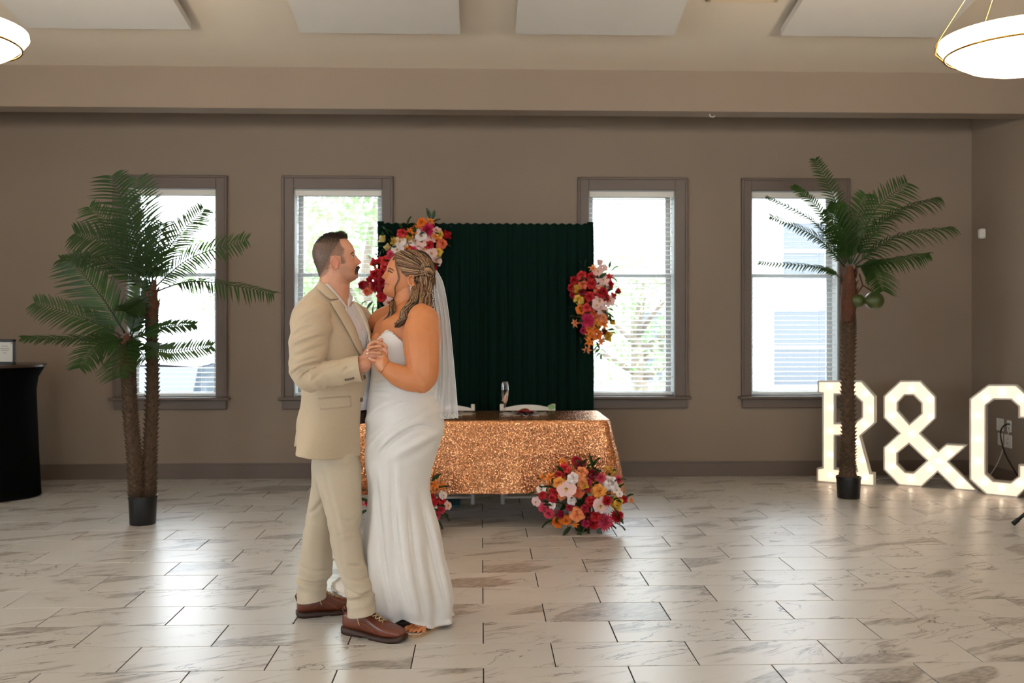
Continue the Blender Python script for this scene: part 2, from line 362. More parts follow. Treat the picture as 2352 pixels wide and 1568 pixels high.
# ---- windows
FRAME = mat('window_vinyl', (168, 170, 170), .4); GLASS = see_through('window_glass', (255, 255, 255), .12, .02, gloss=True)
SLAT = translucent('blind_slat', (232, 232, 228), (235, 235, 230), .25, .5)
CORD = mat('blind_cord', (225, 225, 220), .7)
tilt = [0.10, 0.06, 0.24, 0.08]
for wi, (ox0, ox1, x0, x1) in enumerate(WINS):
    root = empty('window_%d' % (wi + 1), ((x0 + x1) / 2, YW, ZS)); tag(root, kind='structure')
    # casing: flat board plus raised back band, mitred look from separate boards
    for nm, a, b in (('casing_board', (ox0, ZS), (x0, ZC)), ('casing_board', (x1, ZS), (ox1, ZC)), ('casing_board', (x0, ZT), (x1, ZC))):
        MB().cbox((a[0], YW - .022, a[1]), (b[0], YW + .002, b[1]), .004).build(nm, TRIM, root)
    bb = .018
    for a, b in (((ox0 - .006, ZS), (ox0 + bb, ZC)), ((ox1 - bb, ZS), (ox1 + .006, ZC)), ((ox0 - .006, ZC - bb), (ox1 + .006, ZC + .006))):
        MB().cbox((a[0], YW - .036, a[1]), (b[0], YW + .002, b[1]), .005).build('back_band', TRIM, root)
    MB().cbox((ox0 - .035, YW - .075, ZS - .028), (ox1 + .035, YW + .12, ZS), .007).build('sill', TRIM, root)
    MB().cbox((ox0, YW - .03, ZA), (ox1, YW + .002, ZS - .028), .006).build('apron', TRIM, root)
    # jamb lining
    jm = MB(); jm.bbox((x0, YW, ZS), (x0 + .008, YW + .13, ZT)); jm.bbox((x1 - .008, YW, ZS), (x1, YW + .13, ZT)); jm.bbox((x0, YW, ZT - .008), (x1, YW + .13, ZT))
    jm.build('jamb', FRAME, root)
    # two sashes
    zm = at(770, 631, YW + .15).z; sw = .052
    for k, (za, zb2, yy) in enumerate(((zm - .02, ZT - .01, YW + .165), (ZS + .0, zm + .02, YW + .145))):
        sh = MB(); ya, yb = yy, yy + .022
        for a, b in (((x0 + .008, za), (x0 + .008 + sw, zb2)), ((x1 - .008 - sw, za), (x1 - .008, zb2)), ((x0 + .008 + sw, zb2 - .04), (x1 - .008 - sw, zb2)), ((x0 + .008 + sw, za), (x1 - .008 - sw, za + .04))):
            sh.bbox((a[0], ya, a[1]), (b[0], yb, b[1]))
        s = sh.build('sash', FRAME, root)
        MB().bbox((x0 + .008 + sw, yy + .009, za + .04), (x1 - .008 - sw, yy + .013, zb2 - .04)).build('pane', GLASS, s)
    # venetian blind
    nb = ('palm with two trunks stands', 'groom stands', 'floral spray hangs', 'coconut palm stands')[wi]
    bl = empty('venetian_blind', ((x0 + x1) / 2, YW + .06, ZT), 'white slatted venetian blind in the window where the ' + nb, 'blind', 'window blinds')
    MB().cbox((x0 + .010, YW + .012, ZT - .062), (x1 - .010, YW + .030, ZT - .010), .004).build('valance', mat('valance_white', (226, 222, 212), .5), bl)
    ztop = ZT - .075; zbot = ZS + .035; pitch = .0445; n = int((ztop - zbot) / pitch)
    sl = MB(); wd = .047; hw = (x1 - x0 - .03) / 2; rows = []
    for s_ in (-1, -.33, .33, 1):
        yy = s_ * wd / 2; zz = .0025 * (1 - s_ * s_); rows.append([(-hw, yy, zz), (hw, yy, zz)])
    rows2 = [[(p[0], p[1], p[2] - .0025) for p in r] for r in rows]
    sl.grid(rows); sl.grid([list(reversed(r)) for r in rows2])
    sl.add([rows[0][0], rows[0][1], rows2[0][1], rows2[0][0]], [(3, 2, 1, 0)]); sl.add([rows[3][0], rows[3][1], rows2[3][1], rows2[3][0]], [(0, 1, 2, 3)])
    sme = sl.mesh('slat', SLAT, True)
    for i in range(n):
        o = link('slat', sme, bl, False); o.location = (0, 0.005, ztop - i * pitch - ZT); o.rotation_euler = (tilt[wi] + random.uniform(-.015, .015), 0, random.uniform(-.002, .002))
    MB().cbox((x0 + .012, YW + .04, zbot - .022), (x1 - .012, YW + .09, zbot), .003).build('bottom_rail', SLAT, bl)
    for fx in (.2, .8):
        c = MB(); xx = x0 + (x1 - x0) * fx
        for yy in (YW + .042, YW + .088): c.tube([(xx, yy, zbot), (xx, yy, ztop + .01)], .0009, 4)
        c.build('ladder_cord', CORD, bl)
    if wi != 1:
        c = MB(); xx = x0 + (x1 - x0) * (.84 if wi in (0, 2) else .22); zz = at(770, 690, YW).z
        c.tube([(xx, YW + .03, zz), (xx, YW + .03, ztop)], .0009, 4); c.ball((xx, YW + .03, zz), (.006, .006, .012), 6, 4); c.build('pull_cord', CORD, bl)
# rear and side windows, added out of view to admit daylight: plain frames, glass
def added_window(i, c, dx, dy):
    r = empty('window_%d' % i, c); tag(r, kind='structure'); m = MB(); g = MB()
    hx, hy = dx / 2, dy / 2; w = .06
    def b(u0, u1, z0, z1, t, mm):
        if dx > dy: mm.bbox((c[0] + u0, c[1] - t, z0), (c[0] + u1, c[1] + t, z1))
        else: mm.bbox((c[0] - t, c[1] + u0, z0), (c[0] + t, c[1] + u1, z1))
    b(-.5, -.44, .7, 2.8, .03, m); b(.44, .5, .7, 2.8, .03, m); b(-.44, .44, .7, .76, .03, m); b(-.44, .44, 2.74, 2.8, .03, m); b(-.44, .44, 1.72, 1.78, .03, m)
    b(-.44, .44, .76, 1.72, .003, g); b(-.44, .44, 1.78, 2.74, .003, g)
    m.build('frame', FRAME, r); g.build('pane', GLASS, r)
for i, x in enumerate((-3.6, -1.2, 1.2, 3.6)): added_window(5 + i, (x, YB - .1, .7), 1, .1)
for i, y in enumerate((-1.6, 1.2, 4.0)): added_window(9 + i, (XL - .1, y, .7), .1, 1)

# small fixtures on the right wall
WPL = mat('white_plastic', (225, 222, 214), .4)
p0 = on_x(2241, 525, XR); p1 = on_x(2255, 549, XR)
c = on_x(2262, 537, XR); s = empty('motion_sensor', (XR, c.y, c.z), 'small white motion sensor high on the wall near corner', 'sensor')
c.y = min(c.y, YW - .10)
MB().cbox((XR - .055, c.y - .03, c.z - .045), (XR, c.y + .03, c.z + .05), .012).build('housing', WPL, s)
MB().ball((XR - .052, c.y, c.z - .012), (.010, .02, .022), 10, 6).build('lens', mat('sensor_lens', (205, 202, 196), .3), s)
hk = gr(0, 1600); hp = at(1630, 268, YH + .1)
h = MB(); h.tube([(hp.x, YH + .1, zb + .005), (hp.x + .004, YH + .1, zb - .02), (hp.x + .03, YH + .1, zb - .026), (hp.x + .045, YH + .1, zb - .014)], .004, 6)
tag(h.build('ceiling_hook', WPL), 'tiny white hook under the header beam', 'hook')
# wall plates: drawn at pixels, placed on the right wall
OUT = mat('socket_dark', (60, 56, 50), .6)
def plate(nm, x0, y0, x1, y1, lab, kind):
    a = on_x(x0, (y0 + y1) / 2, XR); b = on_x(x1, (y0 + y1) / 2, XR); zt = on_x((x0 + x1) / 2, y0, XR).z; zb_ = on_x((x0 + x1) / 2, y1, XR).z
    r = empty(nm, (XR, (a.y + b.y) / 2, (zt + zb_) / 2), lab, 'outlet')
    yc = (a.y + b.y) / 2; hw = abs(a.y - b.y) / 2
    MB().cbox((XR - .007, yc - hw, zb_), (XR, yc + hw, zt), .003).build('cover_plate', WPL, r)
    if kind:
        for s_ in (-1, 1):
            zc_ = (zt + zb_) / 2 + s_ * .02
            f = MB().cbox((XR - .010, yc - hw * .42, zc_ - .014), (XR - .006, yc + hw * .42, zc_ + .014), .002).build('receptacle', WPL, r)
            m = MB()
            for q in (-1, 1): m.bbox((XR - .0105, yc + q * hw * .16 - .003, zc_ - .006), (XR - .0098, yc + q * hw * .16 + .003, zc_ + .006))
            m.build('slot', OUT, f)
    return r
plate('wall_plate', 2290, 961, 2306, 989, 'blank white wall plate beside the plug with black cord', 0)
plate('power_outlet', 2314, 965, 2324, 992, 'white power outlet with black and white cords plugged in', 1)
plate('wall_plate', 2293, 994, 2304, 1022, 'blank white wall plate under another blank wall plate', 0)
plate('power_outlet', 2308, 998, 2325, 1028, 'unused white outlet under the one with cords', 1)
CB = mat('black_rubber', (14, 13, 13), .5); CW = mat('white_cord', (215, 205, 190), .5)
def cord(pts, r, m, name, lab):
    P = catmull([(*p,) for p in pts], 40); o = MB().tube([Vector(p) for p in P], r, 8).build(name, m, None, True); return tag(o, lab, 'cord')
q0 = on_x(2319, 974, XR - .02)
pts = [q0, on_x(2312, 974, XR - .05), on_x(2302, 982, XR - .07), on_x(2298, 1000, XR - .07), on_x(2308, 1040, XR - .09), on_x(2325, 1072, XR - .10), on_x(2342, 1100, XR - .12)]
e = pts[-1]; pts.append(Vector((e.x, e.y - .15, .012))); pts.append(Vector((e.x - .02, e.y - .5, .012)))
ck = cord(pts, .0065, CB, 'extension_cord', 'black power cord hanging from the wall outlet')
q1 = on_x(2319, 986, XR - .02)
pts = [q1, on_x(2314, 1000, XR - .05), on_x(2304, 1030, XR - .07), on_x(2293, 1060, XR - .08), on_x(2276, 1088, XR - .10)]
e = pts[-1]; pts += [Vector((e.x - .03, e.y + .02, .05)), Vector((e.x - .08, e.y - .02, .01)), Vector((4.45, 8.62, .008)), Vector((4.1, 8.72, .008)), Vector((3.75, 8.72, .008)), Vector((3.63, 8.62, .008))]
cord(pts, .0045, CW, 'extension_cord', 'white power cord running from outlet behind the lit letters')
# ================================================================ OUTSIDE
GZ = -.6
tag(MB().bbox((-40, YW + .25, GZ - .1), (40, 70, GZ)).build('ground', mat('pale_asphalt', (150, 150, 148), .9, vary=.1, vscale=1)), kind='structure')
tag(MB().bbox((-40, 17.5, GZ), (40, 25, GZ + .06)).build('lawn', mat('dry_grass', (96, 104, 74), .95, vary=.2, vscale=6)), kind='structure')
# parked car seen through the window behind the two-trunk palm
def car(loc, rz):
    r = empty('parked_car', loc, 'pale blue-grey parked car outside the window by the two-trunk palm', 'car', rz=rz)
    body = mat('car_paint', (112, 122, 138), .3, coat=.6); gl = mat('car_glass', (52, 60, 70), .1); ty = mat('tyre', (22, 22, 22), .8); li = mat('tail_lamp', (130, 40, 36), .3)
    sec = [(-2.2, .45, .78, .78), (-2.05, .32, .98, .86), (-1.2, .25, 1.02, .9), (0, .25, 1.02, .92), (1.2, .25, 1.0, .9), (2.05, .3, .84, .84), (2.25, .42, .66, .74)]
    m = MB(); rows = []
    for x, z0, z1, w in sec:
        rows.append([(x, -w * .9, z0), (x, -w, z0 + .15), (x, -w, z1 - .15), (x, -w * .9, z1), (x, w * .9, z1), (x, w, z1 - .15), (x, w, z0 + .15), (x, w * .9, z0)])
    m.grid(rows, True, True); m.build('body', body, r, True, False)
    c = MB(); rows = []
    for x, z0, z1, w0, w1 in ((-1.95, .95, 1.0, .8, .78), (-1.5, .98, 1.46, .84, .64), (-.2, 1.0, 1.54, .86, .66), (.5, 1.0, 1.46, .86, .64), (1.2, .96, 1.0, .84, .8)):
        rows.append([(x, -w0, z0), (x, -w1, z1), (x, w1, z1), (x, w0, z0)])
    c.grid(rows, True, True); c.build('cabin', gl, r, False, False)
    rf = MB(); rows = []
    for x, z1, w1 in ((-1.5, 1.47, .62), (-.2, 1.555, .64), (.5, 1.47, .62)): rows.append([(x, -w1, z1), (x, 0, z1 + .03), (x, w1, z1)])
    rf.grid(rows); rf.build('roof', body, r, True, False)
    for x in (-1.4, 1.4):
        for s_ in (-1, 1):
            w = MB(); prof = [(.0, -.1), (.2, -.11), (.3, -.1), (.33, -.06), (.33, .06), (.3, .1), (.2, .11), (0, .1)]
            w.grid([[(x + a * math.cos(t), s_ * .8 + b, .33 + a * math.sin(t)) for t in [2 * math.pi * j / 18 for j in range(18)]] for a, b in prof], True)
            w.build('wheel', ty, r, True, False)
    for s_ in (-1, 1): MB().cbox((-2.2, s_ * .62 - .14, .72), (-2.1, s_ * .62 + .14, .88), .03).build('tail_lamp', li, r, False, False)
    MB().cbox((-2.24, -.25, .56), (-2.16, .25, .7), .01).build('number_plate', mat('plate_white', (200, 200, 196), .4), r, False, False)
    return r
car((-4.15, 14.6, GZ), math.radians(78))
# pale neighbouring house with porch
def house(name, x0, x1, y0, y1, h, lab, wins):
    r = empty(name, ((x0 + x1) / 2, y0, GZ), lab, 'building')
    sd = mat('pale_siding', (200, 198, 192), .8); gl = mat('house_glass', (62, 68, 76), .2); rf = mat('grey_shingle', (112, 110, 106), .9, vary=.1, vscale=6)
    MB().bbox((x0, y0, GZ), (x1, y1, h)).build('wall', sd, r)
    m = MB(); zc_ = h + 2.0; o = .4; ym = (y0 + y1) / 2
    m.add([(x0 - o, y0 - o, h), (x1 + o, y0 - o, h), (x1 + o, ym, zc_), (x0 - o, ym, zc_), (x0 - o, y1 + o, h), (x1 + o, y1 + o, h)],
          [(0, 1, 2, 3), (3, 2, 5, 4), (0, 3, 4), (1, 5, 2), (0, 4, 5, 1)]); m.build('roof', rf, r)
    for (wx, wz, ww, wh) in wins:
        f = MB()
        for a, b in (((wx - ww / 2 - .08, wz), (wx - ww / 2, wz + wh)), ((wx + ww / 2, wz), (wx + ww / 2 + .08, wz + wh)), ((wx - ww / 2 - .08, wz + wh), (wx + ww / 2 + .08, wz + wh + .08)), ((wx - ww / 2 - .08, wz - .08), (wx + ww / 2 + .08, wz)), ((wx - ww / 2, wz + wh / 2 - .03), (wx + ww / 2, wz + wh / 2 + .03))):
            f.bbox((a[0], y0 - .06, a[1]), (b[0], y0 + .02, b[1]))
        f = f.build('window', sd, r); MB().bbox((wx - ww / 2, y0 - .02, wz), (wx + ww / 2, y0 + .01, wz + wh)).build('pane', gl, f)
    return r
wx4 = at(1855, 700, 20).x
house('house', wx4 - 5.2, wx4 + 6.5, 20, 28, 4.2, 'pale house with dark windows outside behind the coconut palm',
      [(wx4, .15, 1.5, 1.6), (wx4 + .1, 2.4, 1.3, 1.2), (wx4 - 3.2, .2, 1.2, 1.5), (wx4 + 3, .2, 1.2, 1.5)])
wx3 = at(1470, 700, 30).x
hs = house('house', wx3 - 6, wx3 + 5, 30, 38, 3.4, 'distant pale house with porch posts outside beyond the green drape', [(wx3 - 1.6, .4, 1.3, 1.6), (wx3 + 2.2, .4, 1.3, 1.6)])
for i in range(4):
    x = wx3 - 3 + i * 1.9; MB().bbox((x - .1, 28.4, GZ), (x + .1, 28.6, 2.6)).build('porch_post', mat('pale_siding', (200, 198, 192)), hs)
MB().bbox((wx3 - 3.4, 28.2, 2.6), (wx3 + 3.2, 30, 2.8)).build('porch_roof', mat('grey_shingle', (112, 110, 106)), hs)
# trees outside
TLEAF = translucent('outdoor_leaf', (116, 134, 98), (130, 156, 100), .4); BARK = mat('bark', (118, 106, 94), .9, vary=.2, vscale=12)
def tree(x, y, h, rx, lab, seed, nl=2600):
    rnd = random.Random(seed); r = empty('tree', (x, y, GZ), lab, 'tree', 'trees outside')
    m = MB(); m.tube([(x, y, GZ - .02), (x + .05, y, GZ + h * .3), (x - .05, y, GZ + h * .6), (x + .1, y, GZ + h * .85)], [.17, .13, .09, .03], 8)
    for i in range(7):
        a = rnd.uniform(0, 6.28); z0 = GZ + h * rnd.uniform(.3, .6); m.tube([(x, y, z0), (x + math.cos(a) * rx * .4, y + math.sin(a) * rx * .4, z0 + h * .12), (x + math.cos(a) * rx * .75, y + math.sin(a) * rx * .75, z0 + h * .2)], [.06, .04, .015], 6)
    m.build('trunk', BARK, r, True)
    lf = MB(); cl = [(rnd.gauss(0, .42) * rx, rnd.gauss(0, .42) * rx, h * rnd.uniform(.38, 1.0)) for _ in range(26)]
    for i in range(nl):
        c = cl[rnd.randrange(26)]; p = Vector((x + c[0] + rnd.gauss(0, .32), y + c[1] + rnd.gauss(0, .32), GZ + c[2] + rnd.gauss(0, .3)))
        u = Vector((rnd.gauss(0, 1), rnd.gauss(0, 1), rnd.gauss(0, 1))).normalized(); w = u.orthogonal().normalized(); s_ = rnd.uniform(.05, .11)
        lf.add([p - u * s_, p + w * s_ * .5, p + u * s_, p - w * s_ * .5], [(0, 1, 2, 3)])
    tag(lf.build('foliage', TLEAF, r), kind='stuff')
t2 = at(800, 600, 14.5)
tree(t2.x + .3, 14.5, 4.6, 1.7, 'leafy tree outside the window behind the groom', 3)
tree(t2.x - 2.2, 19, 5.2, 2.2, 'leafy tree outside left of the parked car', 4, 2000)
t3 = at(1440, 650, 17); tree(t3.x, 15.8, 3.2, 1.6, 'small leafy tree outside beyond the floral spray', 5, 1400)

# ================================================================ PENDANT LAMPS
BRASS = mat('polished_brass', (190, 150, 70), .22, 1.0)
def bowl_mat():
    m = mat('alabaster_glass', (250, 240, 222), .35, emit=4.5, ecol=(255, 232, 196)); return m
BOWL = bowl_mat()
def pendant(x, y, z, lab, group='glass bowl pendant lamps', power=25):
    r = empty('pendant_lamp', (x, y, z), lab, 'lamp', group); R = .385
    prof = [(.0, -.155), (.08, -.152), (.16, -.140), (.24, -.115), (.31, -.075), (.355, -.035), (R, .005), (R - .004, .03), (R - .02, .03), (R - .03, .0), (.30, -.06), (.2, -.11), (.1, -.135), (0, -.14)]
    MB().lathe(prof, (0, 0, 0), 48).build('glass_bowl', BOWL, r, True, False)
    rg = MB(); rr = .352
    rg.tube([(rr * math.cos(2 * math.pi * i / 48), rr * math.sin(2 * math.pi * i / 48), -.052) for i in range(49)], .005, 6, False); rg.build('brass_ring', BRASS, r, True, False)
    top = cz_at(y) - z
    for k in range(3):
        a = math.radians((150, 95, 275)[k]); c = MB()
        c.tube([(rr * math.cos(a), rr * math.sin(a), -.055), ((R + .008) * math.cos(a), (R + .008) * math.sin(a), -.01), ((R + .004) * math.cos(a), (R + .004) * math.sin(a), .045)], .005, 6)
        c.tube([((R + .004) * math.cos(a), (R + .004) * math.sin(a), .045), (.02 * math.cos(a), .02 * math.sin(a), min(.62, top - .08))], .0022, 6)
        c.build('suspension_rod', BRASS, r, True, False)
    st = MB(); st.tube([(0, 0, min(.6, top - .1)), (0, 0, top)], .009, 8); st.lathe([(.0, top - .05), (.05, top - .045), (.065, top - .01), (.065, top + .02), (0, top + .02)], (0, 0, 0), 20); st.build('stem_and_canopy', BRASS, r, True, False)
    seen = 0 <= proj((x, y, z + .09))[0] <= 2352 and y > 1; nm = 'pendant_bulb' if seen else 'pendant_bulb_offscreen'
    l = bpy.data.lights.new(nm, 'POINT'); l.energy = power * 3.2; l.color = (1, .89, .75); l.shadow_soft_size = .12
    lo = bpy.data.objects.new(nm, l); COL.objects.link(lo); lo.parent = r; lo.location = (0, 0, .09)
    return r
pz = at(2345, 98, 4.67)
pendant(pz.x, 4.67, pz.z, 'glowing glass bowl pendant with brass ring on the coconut palm side')
pl = at(-136, 98, 4.67)
pendant(pl.x, 4.67, pz.z, 'glowing glass bowl pendant with brass ring on the two-trunk palm side')
pendant(pz.x, .6, pz.z, 'glass bowl pendant over the room behind the camera, coconut palm side', power=27)
pendant(pl.x, .6, pz.z, 'glass bowl pendant over the room behind the camera, two-trunk palm side', power=27)

# ================================================================ SWEETHEART TABLE
TZ = .76
def sequins():
    m = bpy.data.materials.new('rose_gold_sequins'); m.use_nodes = True; nt = m.node_tree; N = nt.nodes.new; L = nt.links.new
    p = nt.nodes['Principled BSDF']; p.inputs['Metallic'].default_value = .9; p.inputs['Roughness'].default_value = .2
    tc = N('ShaderNodeTexCoord'); v = N('ShaderNodeTexVoronoi'); v.inputs['Scale'].default_value = 230; L(tc.outputs['Object'], v.inputs['Vector'])
    sub = N('ShaderNodeVectorMath'); sub.operation = 'SUBTRACT'; sub.inputs[1].default_value = (.5, .5, .5); L(v.outputs['Color'], sub.inputs[0])
    sc = N('ShaderNodeVectorMath'); sc.operation = 'SCALE'; sc.inputs['Scale'].default_value = .72; L(sub.outputs[0], sc.inputs[0])
    ge = N('ShaderNodeNewGeometry'); ad = N('ShaderNodeVectorMath'); L(ge.outputs['Normal'], ad.inputs[0]); L(sc.outputs[0], ad.inputs[1])
    no = N('ShaderNodeVectorMath'); no.operation = 'NORMALIZE'; L(ad.outputs[0], no.inputs[0]); L(no.outputs[0], p.inputs['Normal'])
    r = N('ShaderNodeSeparateColor'); L(v.outputs['Color'], r.inputs[0])
    mx = N('ShaderNodeMix'); mx.data_type = 'RGBA'; mx.inputs[6].default_value = (*lin((216, 150, 104)), 1); mx.inputs[7].default_value = (*lin((230, 166, 118)), 1); L(r.outputs[0], mx.inputs[0])
    L(mx.outputs[2], p.inputs['Base Color'])
    MATS['seq'] = m; return m
SEQ = sequins(); SEQTOP = SEQ
tx0, tx1 = -.90, at(1402, 965, 6.74).x; ty0, ty1 = 6.74, 7.50
tb = empty('folding_table', ((tx0 + tx1) / 2, (ty0 + ty1) / 2, 0), 'folding banquet table under the rose gold sequin cloth', 'table')
TT = mat('table_plastic', (214, 210, 202), .5); TL = mat('table_steel', (120, 120, 120), .4, .7)
MB().cbox((tx0 + .01, ty0 + .01, TZ - .05), (tx1 - .01, ty1 - .01, TZ - .006), .008).build('table_top', TT, tb)
for x in (tx0 + .28, tx1 - .28):
    for y in (ty0 + .1, ty1 - .1): MB().tube([(x, y, 0), (x, y, TZ - .05)], .014, 8).build('leg', TL, tb)
    MB().tube([(x, ty0 + .1, .12), (x, ty1 - .1, .12)], .01, 8).build('cross_bar', TL, tb)
# sequin cloth: perimeter profile going over the edge and hanging with folds
def cloth():
    m = MB(); rr = .07; per = []
    corners = ((tx0, ty0, math.pi), (tx1, ty0, -math.pi / 2), (tx1, ty1, 0), (tx0, ty1, math.pi / 2))
    for i, (cx_, cy_, a0) in enumerate(corners):
        ix = cx_ + (rr if cx_ == tx0 else -rr); iy = cy_ + (rr if cy_ == ty0 else -rr)
        for k in range(11):
            a = a0 + (math.pi / 2) * k / 10; per.append((ix + rr * math.cos(a), iy + rr * math.sin(a), math.cos(a), math.sin(a), 1 if 1 < k < 9 else .3))
        nx = corners[(i + 1) % 4]; ex = nx[0] + (rr if nx[0] == tx0 else -rr); ey = nx[1] + (rr if nx[1] == ty0 else -rr)
        a = a0 + math.pi / 2; sx, sy = ix + rr * math.cos(a), iy + rr * math.sin(a); tx_, ty_ = ex + rr * math.cos(a), ey + rr * math.sin(a)
        n = 70 if i in (0, 2) else 30
        for k in range(1, n): per.append((sx + (tx_ - sx) * k / n, sy + (ty_ - sy) * k / n, math.cos(a), math.sin(a), .0))
    rows = []
    hem = at(1200, 1132, ty0).z
    prof = [(-.03, TZ), (-.008, TZ), (0.002, TZ - .004), (.008, TZ - .014), (.011, TZ - .03)] + [(.011, TZ - .03 - (TZ - .03 - hem) * k / 26) for k in range(1, 27)]
    s = 0; last = None; arc = []
    for q in per:
        if last: s += math.hypot(q[0] - last[0], q[1] - last[1])
        last = q; arc.append(s)
    for off, z in prof:
        d = max(0, (TZ - .03 - z) / (TZ - .03 - hem)); row = []
        for q, a in zip(per, arc):
            cor = q[4]; f = math.sin(a * 17 + 1.2 * math.sin(a * 5)) * .5 + math.sin(a * 31 + 2) * .3 + noise.noise((a * 4, d * 1.5, 3)) * .6
            o = off + d * (.012 + .10 * cor) + (d ** 1.2) * (.018 + .02 * cor) * f
            crease = .005 * math.exp(-((d - .42) / .012) ** 2)
            row.append((q[0] + q[2] * (o + crease), q[1] + q[3] * (o + crease), z + (0.006 * f * d if d > .95 else 0)))
        rows.append(row)
    m.grid(rows, True); n = len(per)
    m.add([(q[0] - q[2] * .03, q[1] - q[3] * .03, TZ) for q in per], [tuple(range(n))])
    o = m.build('sequin_tablecloth', SEQ, None, True); smooth_by_angle(o, 60); return o
tag(cloth(), 'rose gold sequin tablecloth over the sweetheart table', 'tablecloth')
# white folding chairs behind the table
RES = mat('white_resin', (226, 222, 214), .42)
def chair(x, y, lab):
    r = empty('folding_chair', (x, y, 0), lab, 'chair', 'white resin chairs behind the table')
    w = .215; ht = .775
    for s_ in (-1, 1):
        # back post runs from the top rear down to the front foot; rear leg crosses it
        MB().tube([(s_ * w, .12, ht), (s_ * w, .07, .52), (s_ * w, -.20, .0)], [.017, .018, .016], 8, True, 1.3).build('leg', RES, r, True, False)
        MB().tube([(s_ * (w - .03), -.17, .44), (s_ * (w - .03), .0, .24), (s_ * (w - .03), .22, 0)], [.015, .016, .015], 8, True, 1.3).build('leg', RES, r, True, False)
    for z0, z1, arch in ((ht - .075, ht - .035, .03), (ht - .19, ht - .15, .012)):
        m = MB(); rows = []
        for i in range(13):
            u = -1 + i / 6; x_ = u * (w - .01); zt = z1 + arch * (1 - u * u); zb_ = z0 + arch * .3 * (1 - u * u); yb = .12 - (ht - z1) * .2 + .018 * (1 - u * u)
            rows.append([(x_, yb - .009, zb_), (x_, yb - .009, zt), (x_, yb + .009, zt), (x_, yb + .009, zb_)])
        m.grid(rows, True, True); m.build('back_rail', RES, r, False, False)
    MB().cbox((-w + .015, -.22, .425), (w - .015, .16, .455), .012).build('seat', RES, r, False, False)
    MB().cbox((-w + .03, -.20, .455), (w - .03, .14, .475), .012).build('seat_pad', RES, r, False, False)
    MB().tube([(-w, -.16, .05), (w, -.16, .05)], .010, 8).build('stretcher', RES, r, True, False)
    MB().tube([(-w + .03, .16, .07), (w - .03, .16, .07)], .010, 8).build('stretcher', RES, r, True, False)
    return r
c2x = at(1212, 930, 7.9); c1x = at(1027, 930, 7.9)
chair(c2x.x, 7.80, 'white folding chair behind the table facing the champagne flute')
chair(c1x.x, 7.80, 'white folding chair half hidden by the bride veil')
LEAFG = translucent('silk_leaf', (38, 62, 34), (70, 110, 50), .25, .4); PALE = translucent('pale_green_leaf', (150, 186, 130), (170, 205, 140), .3, .5)
sp = MB(); c = at(1266, 934, 7.86)
for i in range(7):
    a = i * .95; u = Vector((math.cos(a), -.2, math.sin(a) * .7)) * .03; w = Vector((-math.sin(a), 0, math.cos(a))) * .016
    p = c + Vector((0, -.015, 0)); sp.grid([[p, p + w * .1], [p + u * .5 + w, p + u * .5 - w], [p + u * .85 + w * .7, p + u * .85 - w * .7], [p + u * 1.1, p + u * 1.1 + w * .1]])
tag(sp.build('leaf_sprig', PALE), 'pale green leaf sprig tucked on the white chair top', 'leaves')
# champagne flute
FG = see_through('flute_glass', (255, 255, 255), .5, .03, gloss=True); 
fb = gr(1160, 957, TZ); f = empty('champagne_flute', (fb.x, fb.y, TZ + .001), 'tall champagne flute with confetti standing on the sequin table', 'glass')
MB().lathe([(0, .0), (.034, .001), (.034, .004), (.012, .010), (.005, .018), (.0042, .05), (.0042, .085), (.008, .095), (.020, .125), (.0265, .165), (.0268, .20), (.024, .235), (.021, .257), (.0202, .257), (.0232, .235), (.0258, .2), (.0255, .165), (.019, .127), (.006, .1), (0, .098)], (0, 0, 0), 24).build('glass_body', FG, f, True, False)
CONF = mat('pearl_confetti', (214, 190, 164), .4, vary=.2, vscale=300)
cf = MB(); rows = []
for i in range(9):
    t = i / 8; z = .102 + .012 * i; R = [.006, .013, .018, .0205, .0225, .024, .0248, .025, .025][i]
    rows.append([(R * math.cos(a) * .98, R * math.sin(a) * .98, min(z + .002 * math.sin(7 * a), .16 + .045 * math.cos(a) * 1)) for a in [2 * math.pi * j / 20 for j in range(20)]])
cf.grid(rows, True, True); tag(cf.build('confetti', CONF, f, True, False), kind='stuff')
# place settings: openwork mats with napkins
PM = mat('silver_openwork', (176, 174, 168), .3, .6); NAP = mat('crimson_napkin', (128, 14, 34), .8, vary=.1, vscale=40)
def setting(px, lab, nlab):
    c = gr(px, 951, TZ + .002); r = empty('placemat', c, lab, 'placemat', 'openwork placemats')
    m = MB(); R = .19
    for rr in (.06,): m.tube([(rr * math.cos(2 * math.pi * i / 36), rr * math.sin(2 * math.pi * i / 36), .004) for i in range(37)], .005, 5, False)
    for k in range(12):
        a = 2 * math.pi * k / 12; pts = [(.05 * math.cos(a), .05 * math.sin(a), .004), (.12 * math.cos(a + .16), .12 * math.sin(a + .16), .004), (R * math.cos(a), R * math.sin(a), .004), (.12 * math.cos(a - .16), .12 * math.sin(a - .16), .004), (.05 * math.cos(a), .05 * math.sin(a), .004)]
        m.tube(pts, .0045, 5)
    m.build('openwork', PM, r, True, False)
    n = empty('napkin', c + Vector((0, 0, .017)), nlab, 'napkin', 'crimson napkins')
    g = MB(); rows = []
    for i in range(10):
        u = -1 + 2 * i / 9; rows.append([(u * .062, v * .10, .012 + .006 * math.sin(u * 4 + v * 2) - .012 * abs(u) ** 3) for v in [-1 + 2 * j / 9 for j in range(10)]])
    g.grid(rows); g.grid([list(reversed([(p[0], p[1], max(p[2] - .010, .0)) for p in rr_])) for rr_ in rows]); g.build('folded_cloth', NAP, n, True, False)
    rg = MB(); rg.tube([(.030 * math.cos(t), -.02, .012 + .016 * math.sin(t)) for t in [math.pi * i / 12 for i in range(13)]], .003, 6); rg.build('napkin_ring', BRASS, n, True, False)
